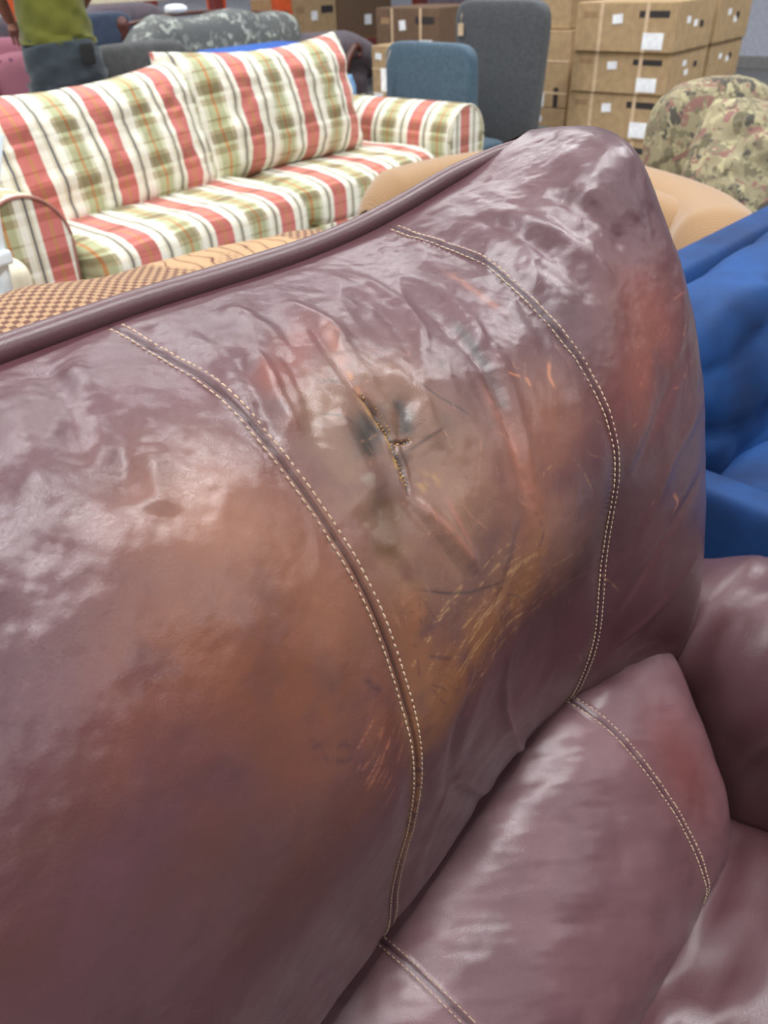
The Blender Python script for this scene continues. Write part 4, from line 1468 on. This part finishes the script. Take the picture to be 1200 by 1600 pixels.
# hands: palm plus five bent fingers each
for side, wr_j, el_j in ((-1, J[15], J[14]), (1, J[18], J[17])):
    d = (wr_j - el_j); d /= np.linalg.norm(d)
    s = np.cross(d, [0, 0, 1.0]); s /= np.linalg.norm(s); s = s * side
    dn = np.array([0, 0, -1.0])
    js = [wr_j, wr_j + d * .05, wr_j + d * .085]
    es = [(0, 1), (1, 2)]
    rs = [.026, (.036, .018), (.036, .015)]
    for k in range(4):
        b0 = len(js)
        ln = (.068, .078, .072, .056)[k]
        o0 = wr_j + d * .08 + s * (-.030 + .02 * k)
        js += [o0, o0 + d * ln * .45 + dn * .012, o0 + d * ln * .75 + dn * .035]
        es += [(1, b0), (b0, b0 + 1), (b0 + 1, b0 + 2)]
        rs += [.0095, .0088, .0078]
    b0 = len(js)
    o0 = wr_j + d * .03 - s * .034
    js += [o0, o0 + d * .03 - s * .022 + dn * .008, o0 + d * .058 - s * .026 + dn * .02]
    es += [(0, b0), (b0, b0 + 1), (b0 + 1, b0 + 2)]
    rs += [.013, .011, .0085]
    skin_mesh('hand', js, es, rs, 'skin', 1)
# face and hair (the head is above the frame)
hc = bp(0, .03, 1.67)
for sx in (-1, 1):
    soft('ear', (.015, .045, .06), hc + PRgt * .078 * sx + np.array([0, 0, -.01]), 'skin', pr, nu=10, nv=14, k=2, e=2)
    soft('eye', (.024, .02, .018), hc + PRgt * .032 * sx + PF * .098, 'white_paper', pr, nu=10, nv=12, k=2, e=2)
soft('nose', (.03, .04, .05), hc + PF * .108 + np.array([0, 0, -.03]), 'skin', pr, nu=10, nv=12, k=2, e=2)
soft('mouth', (.05, .015, .014), hc + PF * .095 + np.array([0, 0, -.075]), 'red_welt', pr, nu=10, nv=10, k=2, e=2)
soft('hair', (.19, .205, .19), hc + np.array([0, 0, .045]) - PF * .02, 'hair', pr, nu=30, nv=30, k=2.2, e=2.2, R=rot(math.degrees(math.atan2(PRgt[1], PRgt[0]))))


# clothing as shells of rings round the body
def garment(name, rings, mat, n=48, fold=.006, seed=1, label=None):
    V = []
    for i, (r0, f0, z, a, b) in enumerate(rings):
        for j in range(n):
            t = 2 * math.pi * j / n
            fo = 1 + fold / max(a, .05) * (math.sin(5 * t + i * .9 + seed) + .6 * math.sin(9 * t - i * 1.3))
            ce, se = math.cos(t), math.sin(t)
            V.append(bp(r0 + a * fo * math.copysign(abs(ce) ** .8, ce), f0 + b * fo * math.copysign(abs(se) ** .8, se), z + .008 * math.sin(2 * t + i)))
    return V


def rings_interp(r, n):
    r = np.asarray(r, float)
    return hermite(np.arange(len(r)), r, np.linspace(0, len(r) - 1, n))


tr_ = rings_interp([(0, .0, .90, .195, .145), (0, 0, .95, .185, .14), (0, 0, 1.08, .175, .13), (0, .01, 1.25, .19, .135), (0, 0, 1.38, .20, .12), (0, 0, 1.45, .13, .085), (0, .005, 1.48, .07, .065)], 40)
add('t_shirt', garment('t', tr_, 'shirt_green', fold=.005), grid_faces(40, 48, cv=True, flip=True), 'shirt_green', pr)
for sx in (-1, 1):
    sl = rings_interp([(sx * .15, 0, 1.41, .085, .085), (sx * .205, .015, 1.33, .078, .078), (sx * .235, .04, 1.20, .076, .078)], 14)
    add('sleeve', garment('s', sl, 'shirt_green', 24, .004), grid_faces(14, 24, cv=True, flip=True), 'shirt_green', pr)
hp = rings_interp([(0, 0, .94, .168, .135), (0, 0, .88, .195, .155), (.01, 0, .78, .205, .16), (.01, 0, .70, .20, .15)], 20)
add('trousers', garment('h', hp, 'trouser_denim', fold=.004), grid_faces(20, 48, cv=True), 'trouser_denim', pr)
for sx, kx in ((-1, -.11), (1, .12)):
    lg = rings_interp([(sx * .10 + .01, 0, .74, .12, .135), (kx, .02, .50, .095, .10), (kx, 0, .25, .085, .095), (kx, -.01, .07, .085, .10)], 24)
    add('trouser_leg', garment('l', lg, 'trouser_denim', 32, .005, sx), grid_faces(24, 32, cv=True), 'trouser_denim', pr)
    fpos = bp(kx if sx < 0 else .13, .06, .045)
    soft('shoe', (.27, .10, .09), fpos, 'shoe_black', pr, R=rot(math.degrees(math.atan2(PF[1], PF[0]))), k=3, e=3, nu=24, nv=24)
qp = bp(.13, -.168, .86)
soft('back_pocket', (.075, .012, .10), qp, 'black_rubber', pr, R=rot(math.degrees(math.atan2(PRgt[1], PRgt[0])) + 22), k=6, e=8, nu=12, nv=16)
